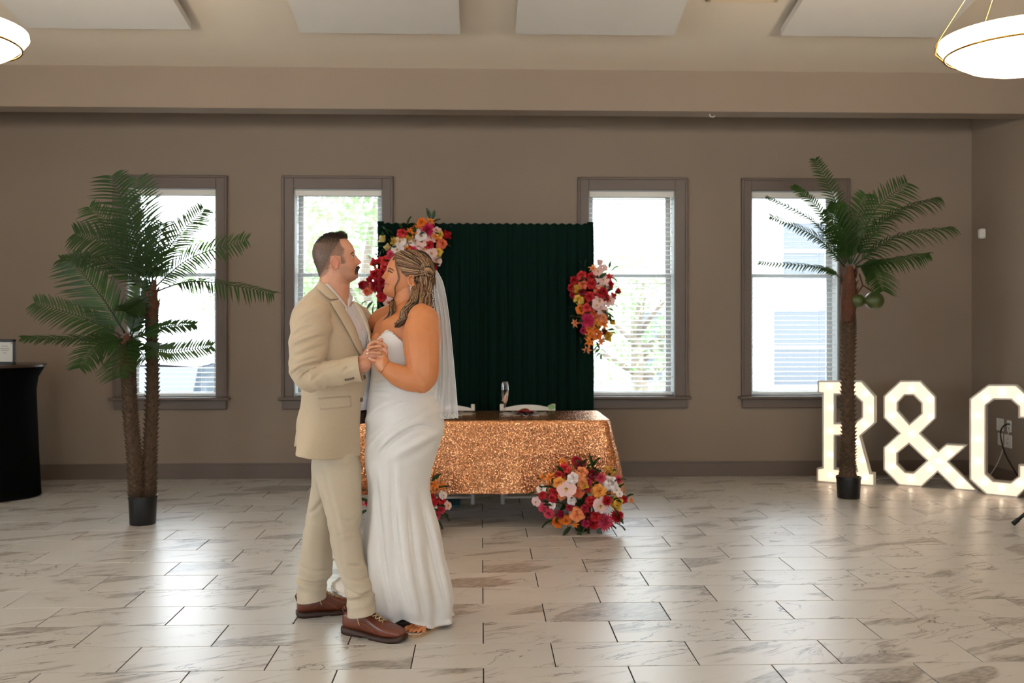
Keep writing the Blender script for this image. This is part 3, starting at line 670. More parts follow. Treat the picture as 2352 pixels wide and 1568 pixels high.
setting(1206, 'silver openwork placemat beside the champagne flute', 'crimson napkin on the placemat beside the champagne flute')
setting(1034, 'silver openwork placemat near the bride veil', 'crimson napkin on the placemat near the bride veil')
# teal folder on the floor under the table
g0 = gr(1018, 1165)
bk = MB().cbox((g0.x - .17, g0.y - .01, 0), (g0.x + .13, g0.y + .38, .02), .003)
bk = bk.build('document_folder', mat('teal_cover', (34, 92, 104), .45)); tag(bk, 'teal document folder lying on the floor under the table', 'folder')

# ================================================================ GREEN DRAPE BACKDROP
YD = 8.42
GREEN = mat('bottle_green_velvet', (5, 29, 23), .95, spec=.12, vary=.12, vscale=30, stretch=(1, 1, .05))
bx0, bx1 = at(874, 520, YD).x, at(1356, 520, YD).x; bzt = at(1105, 517, YD).z
bd = empty('drape_backdrop', ((bx0 + bx1) / 2, YD, 0), 'dark green gathered drape hung on a pipe frame', 'backdrop')
PIPE = mat('black_pipe', (24, 24, 24), .4, .6)
for x in (bx0 + .02, bx1 - .02):
    MB().tube([(x, YD, .0), (x, YD, bzt + .015)], .019, 10).build('upright_pipe', PIPE, bd, True)
    MB().cbox((x - .2, YD - .2, 0), (x + .2, YD + .2, .012), .003).build('base_plate', PIPE, bd)
MB().tube([(bx0, YD, bzt - .012), (bx1, YD, bzt - .012)], .017, 10).build('cross_pipe', PIPE, bd, True)
def drape(x0, x1, nm, ph):
    m = MB(); rows = []; nx = 170
    for i in range(33):
        t = i / 32; z = bzt + .012 - t * (bzt - .01); row = []
        amp = .008 + .011 * min(1, t * 5)
        for j in range(nx):
            x = x0 + (x1 - x0) * j / (nx - 1); f = math.sin(x * 62 + ph + 1.5 * math.sin(x * 9)) + .45 * math.sin(x * 143 + 2.1 + ph)
            y = YD - .028 + amp * f * .8 + .01 * noise.noise((x * 6, t * 2, ph)); zz = z
            if i == 0: zz += .006 * math.sin(x * 90)
            row.append((x, y, zz))
        rows.append(row)
    m.grid(rows)
    m.grid([list(reversed([(p[0], p[1] + .004 if k else YD + .02, p[2]) for p in r])) for k, r in enumerate(rows)])
    return m.build(nm, GREEN, bd, True)
xm = (bx0 + bx1) / 2
drape(bx0 - .01, xm + .01, 'drape_panel', 0.3); drape(xm - .01, bx1 + .01, 'drape_panel', 2.2)
# gathered sleeve corner standing proud at the drape's top corners
for x in (bx0, bx1):
    m = MB(); rows = []
    for i in range(14):
        z = bzt + .03 - i * (bzt) / 13; rows.append([(x + .028 * math.cos(a) * (1 + .15 * math.sin(3 * a + i)), YD + .03 * math.sin(a), max(z, .012)) for a in [2 * math.pi * j / 14 for j in range(14)]])
    m.grid(rows, True, True); m.build('drape_edge_roll', GREEN, bd, True)

# ================================================================ LIT LETTERS
LF = mat('letter_acrylic_glow', (226, 216, 202), .6, emit=1.0, ecol=(255, 218, 186)); LS = mat('letter_white_paint', (216, 210, 200), .6); BULB = mat('warm_led', (255, 250, 240), .3, emit=25, ecol=(255, 240, 214))
def letter(name, lab, conv, base, loops, bulbs, depth=.085):
    """loops: pixel polygons (first is the outline, others are holes) lying on the vertical plane through two base points"""
    a, b = gr(*base[0]), gr(*base[1]); d = (b - a).normalized(); n = Vector((d.y, -d.x, 0))
    if n.y > 0: n = -n
    P = [[on_plane(*conv(*q), a, n) for q in lp] for lp in loops]
    zmin = min(q.z for q in P[0])
    root = empty(name, (a + b) / 2, lab, 'marquee letter', 'lit marquee letters')
    # 2-D coordinates in the plane
    L2 = [[((q - a).dot(d), max(q.z - zmin, 0)) for q in lp] for lp in P]
    L2[0] = [(u, 0.0 if z < .018 else z) for u, z in L2[0]]
    def to3(u, z, k): return a + d * u + Vector((0, 0, z)) - n * k
    def inset(lp, t, hole):
        A = sum(lp[i][0] * lp[(i + 1) % len(lp)][1] - lp[(i + 1) % len(lp)][0] * lp[i][1] for i in range(len(lp)))
        sg = (1 if A > 0 else -1) * (-1 if hole else 1); out = []; m = len(lp)
        for i in range(m):
            p0, p1, p2 = [Vector(lp[j % m]) for j in (i - 1, i, i + 1)]
            e1 = (p1 - p0).normalized(); e2 = (p2 - p1).normalized(); n1 = Vector((-e1.y, e1.x)) * sg; n2 = Vector((-e2.y, e2.x)) * sg
            bis = n1 + n2; k = 1 + n1.dot(n2); bis = bis / max(k, .35); out.append((p1.x + bis.x * t, p1.y + bis.y * t))
        return out
    fr = MB(); ins = []
    for li, lp in enumerate(L2):
        inn = inset(lp, .013, li > 0); ins.append(inn); m = len(lp)
        for i in range(m):
            j = (i + 1) % m
            fr.add([to3(*lp[i], 0), to3(*lp[j], 0), to3(*lp[j], depth), to3(*lp[i], depth)], [(0, 1, 2, 3)])
            fr.add([to3(*lp[i], 0), to3(*lp[j], 0), to3(*inn[j], 0), to3(*inn[i], 0)], [(0, 3, 2, 1)])
            fr.add([to3(*inn[i], 0), to3(*inn[j], 0), to3(*inn[j], .018), to3(*inn[i], .018)], [(0, 3, 2, 1)])
    flat = [Vector((u, z, 0)) for lp in L2 for u, z in lp]; tri = tessellate_polygon([[Vector((u, z, 0)) for u, z in lp] for lp in L2])
    fr.add([to3(v.x, v.y, depth) for v in flat], [tuple(t) for t in tri])
    recalc(fr.build('letter_frame', LS, root))
    flat = [Vector((u, z, 0)) for lp in ins for u, z in lp]; tri = tessellate_polygon([[Vector((u, z, 0)) for u, z in lp] for lp in ins])
    fc = MB().add([to3(v.x, v.y, .018) for v in flat], [tuple(t) for t in tri]).build('glowing_face', LF, root)
    for q in bulbs:
        p = on_plane(*conv(*q), a, n); p = p - n * .012; MB().ball(p, .0085, 8, 5).build('bulb', BULB, root, True)
    return root
k6 = lambda x, y: (1840 + x / 3.92, 840 + y / 3.92)
kC = lambda x, y: (2200 + x / 4.355, 860 + y / 4.355)
letter('marquee_letter', 'lit white marquee letter R behind the coconut palm pot', k6, ((1877, 1107), (2009, 1117)),
       [[(148, 135), (545, 135), (670, 275), (670, 515), (535, 635), (625, 965), (662, 968), (662, 1086), (478, 1072), (478, 950), (500, 945), (410, 632), (305, 632), (305, 925), (362, 928), (362, 1064), (140, 1046), (140, 925), (190, 915), (190, 250), (148, 245)],
        [(305, 260), (470, 260), (545, 330), (545, 460), (480, 515), (305, 515)]],
       [(250, 187), (262, 377), (262, 585), (258, 800), (258, 985), (430, 195), (575, 250), (620, 393), (572, 527), (430, 575), (503, 690), (548, 848), (575, 1005)])
letter('marquee_letter', 'lit white marquee ampersand between the letters R and C', k6, ((2064.5, 1114.5), (2248, 1128.3)),
       [[(890, 135), (1075, 135), (1215, 280), (1215, 475), (1075, 610), (1235, 765), (1305, 705), (1500, 715), (1330, 865), (1600, 1132), (1390, 1117), (1230, 960), (1085, 1092), (880, 1077), (740, 935), (740, 735), (880, 610), (740, 470), (740, 275)],
        [(935, 268), (1010, 268), (1080, 340), (1080, 430), (975, 522), (872, 405), (872, 335)],
        [(970, 708), (1128, 855), (1010, 962), (940, 957), (868, 885), (868, 792)]],
       [(990, 208), (818, 300), (1158, 300), (812, 447), (1165, 460), (995, 615), (815, 760), (1152, 778), (812, 905), (1160, 925), (985, 1018), (1240, 860), (1330, 790), (1320, 940), (1435, 1045)])
letter('marquee_letter', 'lit white marquee letter C by the wall outlets', kC, ((2265, 1136), (2335, 1143)),
       [[(300, 100), (585, 100), (745, 250), (745, 440), (605, 435), (605, 320), (530, 252), (360, 250), (282, 310), (280, 990), (355, 1060), (525, 1075), (605, 1015), (605, 900), (745, 905), (745, 1085), (590, 1232), (285, 1202), (115, 1050), (115, 240)]],
       [(443, 175), (272, 230), (622, 238), (197, 412), (197, 645), (197, 868), (258, 1075), (432, 1135), (612, 1088)])

# ================================================================ BLACK COCKTAIL TABLE, FRAME
SPX = mat('black_spandex', (3, 3, 3), .9, spec=.08)
ct = gr(-10, 1125); ct.y = 8.08; ct.x = at(-8, 1000, 8.08).x
ck = empty('cocktail_table', ct, 'round cocktail table in a black stretch cover', 'table')
hz = at(50, 836, 8.08).z
m = MB(); rows = []
for i in range(30):
    t = i / 29; z = hz * (1 - t) + .012 * t
    base = [(0, .375), (.03, .36), (.1, .315), (.2, .30), (.5, .312), (.8, .325), (1, .335)]
    for k in range(len(base) - 1):
        if base[k][0] <= t <= base[k + 1][0]: R = base[k][1] + (base[k + 1][1] - base[k][1]) * (t - base[k][0]) / (base[k + 1][0] - base[k][0]); break
    rows.append([(ct.x + R * (1 + .045 * t * math.cos(4 * a)) * math.cos(a), ct.y + R * (1 + .045 * t * math.cos(4 * a)) * math.sin(a), z) for a in [2 * math.pi * j / 48 for j in range(48)]])
m.grid(rows, True); m.build('stretch_cover', SPX, ck, True)
MB().lathe([(0, hz + .002), (.37, hz + .002), (.38, hz - .004), (.378, hz - .02), (0, hz - .02)], (ct.x, ct.y, 0), 48).build('table_top', mat('cocktail_top', (58, 40, 30), .35, coat=.3), ck)
MB().tube([(ct.x, ct.y, .0), (ct.x, ct.y, hz - .02)], .03, 12).build('pole', PIPE, ck, True)
# picture frame standing on it
fx0, fx1 = at(-14, 800, 7.95).x, at(36, 800, 7.95).x; fz0 = hz + .003; fz1 = at(20, 779, 7.95).z
pf = empty('picture_frame', ((fx0 + fx1) / 2, 7.95, fz0), 'black picture frame with a printed card on the cocktail table', 'picture frame')
b = .022; FB = mat('black_wood', (16, 15, 15), .4)
for a_, b_ in (((fx0, fz0), (fx0 + b, fz1)), ((fx1 - b, fz0), (fx1, fz1)), ((fx0, fz1 - b), (fx1, fz1)), ((fx0, fz0), (fx1, fz0 + b))): MB().cbox((a_[0], 7.94, a_[1]), (b_[0], 7.96, b_[1]), .003).build('frame_rail', FB, pf)
MB().bbox((fx0 + b, 7.950, fz0 + b), (fx1 - b, 7.955, fz1 - b)).build('card', mat('card_paper', (216, 212, 204), .7), pf)
pr = MB(); w_ = fx1 - fx0; hh = fz1 - fz0
for i, (cw, zz) in enumerate(((.3, .72), (.42, .62), (.36, .55), (.14, .45))): pr.bbox(((fx0 + fx1) / 2 - w_ * cw / 2, 7.9485, fz0 + hh * zz), ((fx0 + fx1) / 2 + w_ * cw / 2, 7.9495, fz0 + hh * zz + .004))
pr.build('printed_lines', mat('grey_ink', (120, 116, 108), .8), pf)
cp = MB(); rnd = random.Random(5)
for i in range(16):
    u = rnd.choice((.14, .86)) + rnd.uniform(-.05, .05); v = rnd.choice((.16, .84)) + rnd.uniform(-.06, .06); x = fx0 + w_ * u; z = fz0 + hh * v; a = rnd.uniform(0, 6.28); s_ = .009
    cp.add([(x, 7.9488, z), (x + s_ * math.cos(a), 7.9488, z + s_ * math.sin(a)), (x + s_ * 1.5 * math.cos(a + .7), 7.9488, z + s_ * 1.5 * math.sin(a + .7)), (x + s_ * math.cos(a + 1.4), 7.9488, z + s_ * math.sin(a + 1.4))], [(3, 2, 1, 0)])
cp.build('printed_leaves', mat('gold_ink', (150, 128, 84), .7), pf)
MB().tube([((fx0 + fx1) / 2, 7.96, fz1 - .04), ((fx0 + fx1) / 2, 8.04, fz0)], .006, 6).build('easel_strut', FB, pf)

# ================================================================ TRIPOD STAND at the frame's edge
sf = gr(2327, 1207); hub = Vector((sf.x + .42, sf.y + .05, 0))
ts = empty('tripod_stand', hub, 'black tubular tripod stand near the lit letter C', 'stand')
BM = mat('black_metal', (16, 16, 17), .35, .3)
MB().tube([hub + Vector((0, 0, .1)), hub + Vector((0, 0, 1.25))], .0175, 12).build('pole', BM, ts, True)
MB().lathe([(.0, .52), (.03, .52), (.036, .55), (.036, .62), (.03, .65), (0, .65)], hub, 16).build('collar', BM, ts, True)
for k in range(3):
    a = math.atan2(sf.y - hub.y, sf.x - hub.x) + k * 2 * math.pi / 3; L_ = math.hypot(sf.x - hub.x, sf.y - hub.y)
    fp = hub + Vector((math.cos(a) * L_, math.sin(a) * L_, .014)); tp = hub + Vector((math.cos(a) * .03, math.sin(a) * .03, .30)); d = (tp - fp).normalized()
    lg = MB().tube([fp + d * .03, tp], .0125, 10).build('leg', BM, ts, True)
    MB().tube([fp, fp + d * .05, fp + d * .052], [.0165, .0165, .0135], 10).build('rubber_foot', CB, lg, True)
    mid = fp + (tp - fp) * .55; MB().tube([mid, hub + Vector((0, 0, .56))], .008, 8).build('brace', BM, ts, True)
MB().cbox((hub.x - .17, hub.y - .14, 1.25), (hub.x + .17, hub.y + .14, 1.72), .02).build('speaker_box', mat('speaker_black', (20, 20, 21), .6), ts)
# ================================================================ FLOWERS
def petal_patch(mb, L, Wd, base, cup, curl, ang, tilt, n=4, point=.0, lift=0.0, ruffle=0.0, rnd=random):
    """one petal: starts at the axis, leans outwards by 'tilt' (0 = upright), cupped across"""
    ca, sa = math.cos(ang), math.sin(ang); rows = []
    for i in range(n + 1):
        t = i / n; w = Wd * (math.sin(math.pi * min(1, .12 + .80 * t)) ** .7) * (1 - point * t ** 3)
        th = tilt + curl * t * t; row = []
        r = base + L * t * math.sin(th); z = lift + L * t * math.cos(th)
        for j in (-1, -.4, .4, 1):
            x = r - cup * w * (1 - (1 - j * j)) * .6; y = j * w; zz = z + cup * w * j * j * .5 * math.sin(th) + ruffle * math.sin(5 * j + 9 * t + ang) * t
            row.append((x * ca - y * sa, x * sa + y * ca, zz))
        rows.append(row)
    mb.grid(rows)
def rose_mesh(open_=1.0, seed=1):
    m = MB(); rnd = random.Random(seed)
    for lay, (k, tilt, L, W_, b) in enumerate(((3, .05, .42, .16, .03), (4, .22, .48, .24, .07), (5, .5, .52, .30, .10), (6, .88, .56, .36, .12), (6, 1.22, .58, .40, .14))):
        for i in range(k):
            petal_patch(m, L * rnd.uniform(.93, 1.07), W_, b, .8, .35 + .25 * lay * open_, 2 * math.pi * (i + .37 * lay) / k + rnd.uniform(-.1, .1), tilt * open_, 4, .0, -.16 * lay * .5, .02, rnd)
    return m
def dahlia_mesh(seed=2):
    m = MB(); rnd = random.Random(seed)
    for lay, (k, tilt, L, W_) in enumerate(((8, .25, .34, .07), (12, .6, .42, .085), (15, .95, .48, .095), (16, 1.3, .52, .10), (15, 1.65, .5, .1))):
        for i in range(k): petal_patch(m, L * rnd.uniform(.92, 1.08), W_, .03, .9, .2, 2 * math.pi * (i + .5 * (lay % 2)) / k, tilt, 3, .6, -.05 * lay)
    return m
def orchid_mesh(seed=3):
    m = MB()
    for a, L, W_ in ((0.0, .5, .34), (math.pi, .5, .34)): petal_patch(m, L, W_, .02, -.15, .15, a, 1.35, 5)
    for a in (math.pi / 2, math.pi * 1.5 + .55, math.pi * 1.5 - .55): petal_patch(m, .5, .21, .02, -.1, .1, a, 1.45, 4, .2, -.02)
    m.cur = 1
    petal_patch(m, .22, .1, .0, .9, .5, -math.pi / 2, .7, 3, .3, .02); petal_patch(m, .14, .06, .0, .9, -.3, math.pi / 2, .5, 3, .3, .02)
    return m
def lily_mesh(seed=4):
    m = MB(); rnd = random.Random(seed)
    for i in range(6): petal_patch(m, .56 * rnd.uniform(.9, 1.1), .15, .02, .5, .75, 2 * math.pi * i / 6 + rnd.uniform(-.15, .15), .55 + .15 * (i % 2), 5, .85, -.1)
    m.cur = 1
    for i in range(5):
        a = 2 * math.pi * i / 5; m.tube([(0, 0, -.05), (.05 * math.cos(a), .05 * math.sin(a), .2), (.09 * math.cos(a), .09 * math.sin(a), .3)], .012, 4)
    return m
def bud_mesh(seed=5):
    m = MB(); rnd = random.Random(seed)
    for lay, (k, tilt, L, W_) in enumerate(((3, .02, .8, .26), (4, .1, .86, .34), (4, .25, .8, .36))):
        for i in range(k): petal_patch(m, L, W_, .10 + .06 * lay, .9, -.35 + .22 * lay, 2 * math.pi * (i + .4 * lay) / k, tilt + .25, 4, .2, -.5)
    m.cur = 1; m.tube([(0, 0, -.5), (0, 0, -.4), (0, 0, -.3)], [.05, .16, .12], 6)
    return m
def leaf_mesh():
    m = MB(); rows = []
    for i in range(7):
        t = i / 6; w = .2 * math.sin(math.pi * min(1, .06 + .94 * t)) ** .9; rows.append([(t, -w, .06 * math.sin(3 * t) + .05), (t, 0, .06 * math.sin(3 * t) - .1 * t * t), (t, w, .06 * math.sin(3 * t) + .05)])
    m.grid(rows); return m
FCOL = {'crimson': (170, 14, 40), 'red': (196, 28, 40), 'darkred': (130, 10, 26), 'coral': (226, 62, 66), 'pink': (226, 82, 110), 'hotpink': (216, 48, 98), 'peach': (246, 158, 104),
        'salmon': (238, 124, 88), 'orange': (244, 138, 46), 'amber': (248, 176, 84), 'yellow': (238, 200, 88), 'cream': (240, 224, 160), 'white': (242, 232, 228), 'blush': (242, 206, 200), 'magenta': (190, 30, 80)}
FMESH = {}
STAM = mat('flower_heart', (196, 150, 60), .6); CAL = mat('calyx_green', (70, 96, 48), .6)
def fmesh(kind, colr):
    k = (kind, colr)
    if k not in FMESH:
        m = {'rose': lambda: rose_mesh(1.0, len(FMESH) + 3), 'dahlia': lambda: dahlia_mesh(len(FMESH)), 'orchid': orchid_mesh, 'lily': lambda: lily_mesh(len(FMESH)), 'bud': bud_mesh}[kind]()
        c = FCOL[colr]; pm = translucent('petal_' + colr, c, c, .22, .6, vary=.10, vscale=3)
        FMESH[k] = m.mesh(kind + '_' + colr, [pm, CAL if kind == 'bud' else STAM], True)
    return FMESH[k]
LEAFME = None
def aim(n, roll):
    q = Vector(n).to_track_quat('Z', 'Y'); return (q.to_matrix() @ Matrix.Rotation(roll, 3, 'Z')).to_euler()
NAMES = {'rose': 'rose', 'dahlia': 'dahlia', 'orchid': 'orchid', 'lily': 'lily', 'bud': 'flower_bud'}
def arrangement(root, conv, scale, items, leaves, dome, rnd, wall=None, nleaf=60):
    """items: (cx,cy,diam,kind,colour) in crop pixels; dome: (pixel centre x,y, Y centre, rx m, rz m, ry m)"""
    global LEAFME
    px, py, Yc, rx, rz, ry = dome; c = at(px, py, Yc)
    if LEAFME is None: LEAFME = leaf_mesh().mesh('leaf', LEAFG, True)
    for (cx, cy, dm, kind, colr) in items:
        x, y = conv(cx, cy); p = at(x, y, Yc); u = (p.x - c.x) / rx; v = (p.z - c.z) / rz; q = 1 - u * u - v * v
        if wall is None: dep = ry * math.sqrt(max(q, .0)) if q > 0 else 0
        else: dep = ry * max(.15, math.sqrt(max(q, 0)))
        dep += rnd.uniform(-.02, .02); Y = Yc - dep; p = at(x, y, Y); r = dm / scale * Y / F
        n = Vector((u * .75 + rnd.uniform(-.2, .2), -.75 - .3 * max(q, 0), v * .5 + .28 + rnd.uniform(-.2, .2))).normalized()
        o = link(NAMES[kind], fmesh(kind, colr), root, False); o.location = p - root.location - n * r * .10
        s = r * {'rose': .90, 'dahlia': 1.08, 'orchid': 1.12, 'lily': 1.08, 'bud': 1.08}[kind]; o.scale = (s, s, s)
        o.rotation_euler = aim(n, rnd.uniform(-.5, .5) if kind == 'orchid' else rnd.uniform(0, 6.28))
    def leaf(p, d, L):
        o = link('leaf', LEAFME, root, False); o.location = p - root.location; o.scale = (L, L, L)
        o.rotation_euler = (Vector(d).to_track_quat('X', 'Z').to_matrix() @ Matrix.Rotation(rnd.uniform(-1, 1), 3, 'X')).to_euler()
    for i in range(nleaf):
        a = rnd.uniform(0, 2 * math.pi); rr = math.sqrt(rnd.uniform(0, 1)) * (.85 if wall is None else .62); u, v = rr * math.cos(a), rr * math.sin(a)
        dep = ry * math.sqrt(1 - rr * rr) * rnd.uniform(.35, .85); p = Vector((c.x + u * rx, Yc - dep, c.z + v * rz))
        d = Vector((u + rnd.uniform(-.4, .4), -.6 * (1 - rr) - .15, v + rnd.uniform(-.4, .4)))
        leaf(p, d, rnd.uniform(.06, .10))
    for (cx, cy, ang, L) in leaves:
        x, y = conv(cx, cy); p = at(x, y, Yc - ry * .3); leaf(p, (math.cos(ang), -.15, math.sin(ang)), L)
rnd = random.Random(11)
FOAM = mat('foam_green', (30, 44, 26), .9, bump=.4, bscale=80)
k8 = lambda x, y: (1200 + x / 7.468, 1030 + y / 7.468)
R_ = [(690, 215, 140, 'lily', 'orange'), (920, 180, 150, 'rose', 'crimson'), (1000, 260, 180, 'rose', 'darkred'), (720, 320, 210, 'rose', 'coral'), (1040, 385, 200, 'rose', 'peach'), (1210, 410, 180, 'rose', 'darkred'),
      (620, 440, 140, 'rose', 'red'), (470, 480, 180, 'lily', 'orange'), (340, 500, 150, 'lily', 'orange'), (880, 480, 200, 'rose', 'white'), (610, 580, 220, 'rose', 'amber'), (1020, 560, 180, 'rose', 'peach'), (1060, 620, 130, 'bud', 'yellow'),
      (755, 680, 290, 'orchid', 'blush'), (1360, 480, 170, 'dahlia', 'pink'), (1530, 560, 250, 'rose', 'white'), (1620, 700, 150, 'orchid', 'white'), (1670, 770, 120, 'orchid', 'white'), (970, 750, 220, 'rose', 'salmon'), (1335, 730, 250, 'rose', 'amber'),
      (330, 800, 150, 'rose', 'red'), (320, 690, 160, 'orchid', 'white'), (540, 740, 180, 'rose', 'red'), (500, 850, 160, 'rose', 'red'), (660, 810, 160, 'rose', 'peach'), (840, 880, 160, 'rose', 'white'), (1200, 910, 190, 'rose', 'red'), (1350, 970, 260, 'orchid', 'blush'),
      (1470, 900, 190, 'dahlia', 'red'), (1620, 940, 200, 'bud', 'yellow'), (1760, 870, 150, 'rose', 'red'), (1870, 880, 140, 'lily', 'peach'), (230, 910, 160, 'orchid', 'blush'), (345, 1010, 170, 'dahlia', 'pink'), (440, 1120, 190, 'dahlia', 'pink'), (500, 970, 130, 'orchid', 'white'),
      (655, 1120, 120, 'bud', 'magenta'), (945, 1140, 260, 'rose', 'peach'), (580, 1280, 210, 'rose', 'orange'), (760, 1250, 170, 'rose', 'orange'), (900, 1300, 130, 'lily', 'orange'), (1130, 1140, 150, 'rose', 'darkred'), (1270, 1160, 190, 'rose', 'red'), (1450, 1260, 290, 'dahlia', 'pink'),
      (1660, 1160, 230, 'dahlia', 'red'), (1090, 1290, 150, 'rose', 'magenta'), (1240, 1300, 190, 'dahlia', 'red'), (1450, 330, 75, 'bud', 'yellow'), (1540, 390, 85, 'bud', 'yellow'), (1660, 520, 140, 'dahlia', 'pink'), (1080, 1030, 150, 'rose', 'crimson'), (800, 1010, 130, 'rose', 'crimson'), (1140, 560, 120, 'rose', 'magenta'), (1130, 690, 110, 'rose', 'crimson')]
LV = [(1470, 760, 1.2, .07), (1560, 740, 1.9, .08), (1600, 740, .8, .08), (840, 820, -1.8, .07), (1200, 800, -.6, .09), (760, 930, -2.2, .08), (800, 980, -2.6, .09), (1600, 1280, -.6, .08), (900, 1290, -1.2, .07), (1100, 780, 2.6, .08), (1130, 870, -1.5, .08), (700, 960, 2.9, .08), (600, 980, 3.3, .07), (1200, 640, .5, .07), (420, 760, -1.4, .07), (340, 900, -.3, .07)]
fr_ = empty('floor_bouquet', Vector((at(1340, 1190, 6.58).x, 6.58, 0)), 'round floor arrangement of silk flowers before the sequin table, on the coconut palm side', 'flowers', 'floor flower arrangements')
gb = fr_.location
MB().lathe([(0, 0), (.05, 0), (.055, .02), (.06, .12), (.055, .2), (.03, .26), (0, .28)], (0, .05, .0), 16).build('foam_base', FOAM, fr_, True, False)
Yf = gb.y
arrangement(fr_, k8, 7.468, R_, LV, (1335, 1140, Yf, .36, .27, .16), rnd)
fl_ = empty('floor_bouquet', Vector((at(930, 1190, 6.58).x, 6.58, 0)), 'round floor arrangement of silk flowers behind the bride gown', 'flowers', 'floor flower arrangements')
fl_.location.y = gb.y
MB().lathe([(0, 0), (.05, 0), (.055, .02), (.06, .12), (.055, .2), (.03, .26), (0, .28)], (0, .05, .0), 16).build('foam_base', FOAM, fl_, True, False)
kL = lambda x, y: (930 + (1045 - x) / 8.2, 1062 + y / 9.3)
arrangement(fl_, kL, 8.0, [(a, b, c, d, {'amber': 'orange', 'peach': 'red'}.get(e, e)) for a, b, c, d, e in R_], [], (930, 1140, Yf, .33, .25, .16), rnd)
# sprays on the drape
k2 = lambda x, y: (800 + x / 5.807, 470 + y / 5.807)
L_ = [(980, 220, 140, 'rose', 'orange'), (1095, 215, 120, 'lily', 'orange'), (1070, 310, 200, 'dahlia', 'hotpink'), (710, 360, 140, 'rose', 'coral'), (820, 345, 100, 'lily', 'orange'), (890, 300, 80, 'lily', 'orange'), (875, 390, 110, 'lily', 'orange'), (970, 345, 120, 'orchid', 'white'), (970, 410, 140, 'orchid', 'white'), (895, 480, 160, 'orchid', 'white'), (985, 490, 140, 'orchid', 'blush'),
      (735, 450, 95, 'bud', 'yellow'), (815, 455, 85, 'bud', 'yellow'), (620, 480, 105, 'bud', 'yellow'), (450, 455, 90, 'bud', 'cream'), (520, 565, 80, 'bud', 'cream'), (690, 480, 150, 'orchid', 'white'), (720, 530, 130, 'orchid', 'white'), (655, 590, 150, 'orchid', 'white'), (820, 555, 150, 'lily', 'orange'), (1190, 350, 150, 'rose', 'blush'), (1230, 390, 120, 'rose', 'yellow'), (1325, 400, 105, 'bud', 'red'),
      (1100, 440, 140, 'orchid', 'blush'), (1165, 420, 120, 'lily', 'orange'), (1210, 455, 110, 'lily', 'orange'), (1260, 510, 140, 'rose', 'salmon'), (1080, 530, 150, 'rose', 'red'), (1210, 620, 125, 'rose', 'yellow'), (1000, 590, 160, 'orchid', 'blush'), (1110, 640, 150, 'orchid', 'blush'), (1170, 740, 160, 'orchid', 'blush'), (1150, 820, 90, 'bud', 'crimson'), (560, 650, 120, 'rose', 'pink'), (480, 740, 140, 'rose', 'coral'),
      (340, 770, 100, 'bud', 'coral'), (410, 740, 100, 'rose', 'coral'), (470, 820, 120, 'rose', 'coral'), (340, 920, 160, 'rose', 'red'), (450, 890, 130, 'rose', 'red'), (440, 1030, 140, 'rose', 'crimson'), (340, 1080, 160, 'rose', 'crimson'), (165, 1070, 130, 'rose', 'crimson'), (235, 1160, 120, 'rose', 'salmon'), (275, 1000, 80, 'bud', 'red'), (430, 1220, 150, 'rose', 'red'), (530, 1290, 150, 'orchid', 'blush'), (270, 1120, 70, 'bud', 'peach'), (360, 835, 100, 'lily', 'peach'), (560, 1330, 90, 'rose', 'red'),
      (640, 720, 130, 'rose', 'red'), (760, 640, 120, 'rose', 'crimson'), (880, 600, 130, 'rose', 'hotpink'), (600, 850, 140, 'rose', 'crimson')]
LL = [(1090, 190, 1.9, .10), (1120, 200, 1.3, .09), (1120, 240, .4, .08), (330, 1290, -2.2, .09), (350, 1320, -1.7, .10), (300, 1280, 3.4, .08), (400, 1310, -1.3, .10), (390, 720, 2.0, .06), (420, 690, 1.2, .07), (530, 560, -2.2, .07), (620, 620, 2.8, .06), (920, 300, 2.4, .06), (1290, 520, -.5, .06)]
fa = empty('drape_floral_spray', at(940, 590, YD), 'large floral spray on the drape corner behind the bride head', 'flowers', 'floral sprays on the drape')
MB().ball((0, .0, 0), (.2, .035, .2), 14, 8).build('foam_base', FOAM, fa, True, False)
arrangement(fa, k2, 5.807, L_, LL, (935, 585, YD - .05, .42, .45, .11), rnd, wall=1, nleaf=50)
k3 = lambda x, y: (1270 + x / 5.6, 560 + y / 5.6)
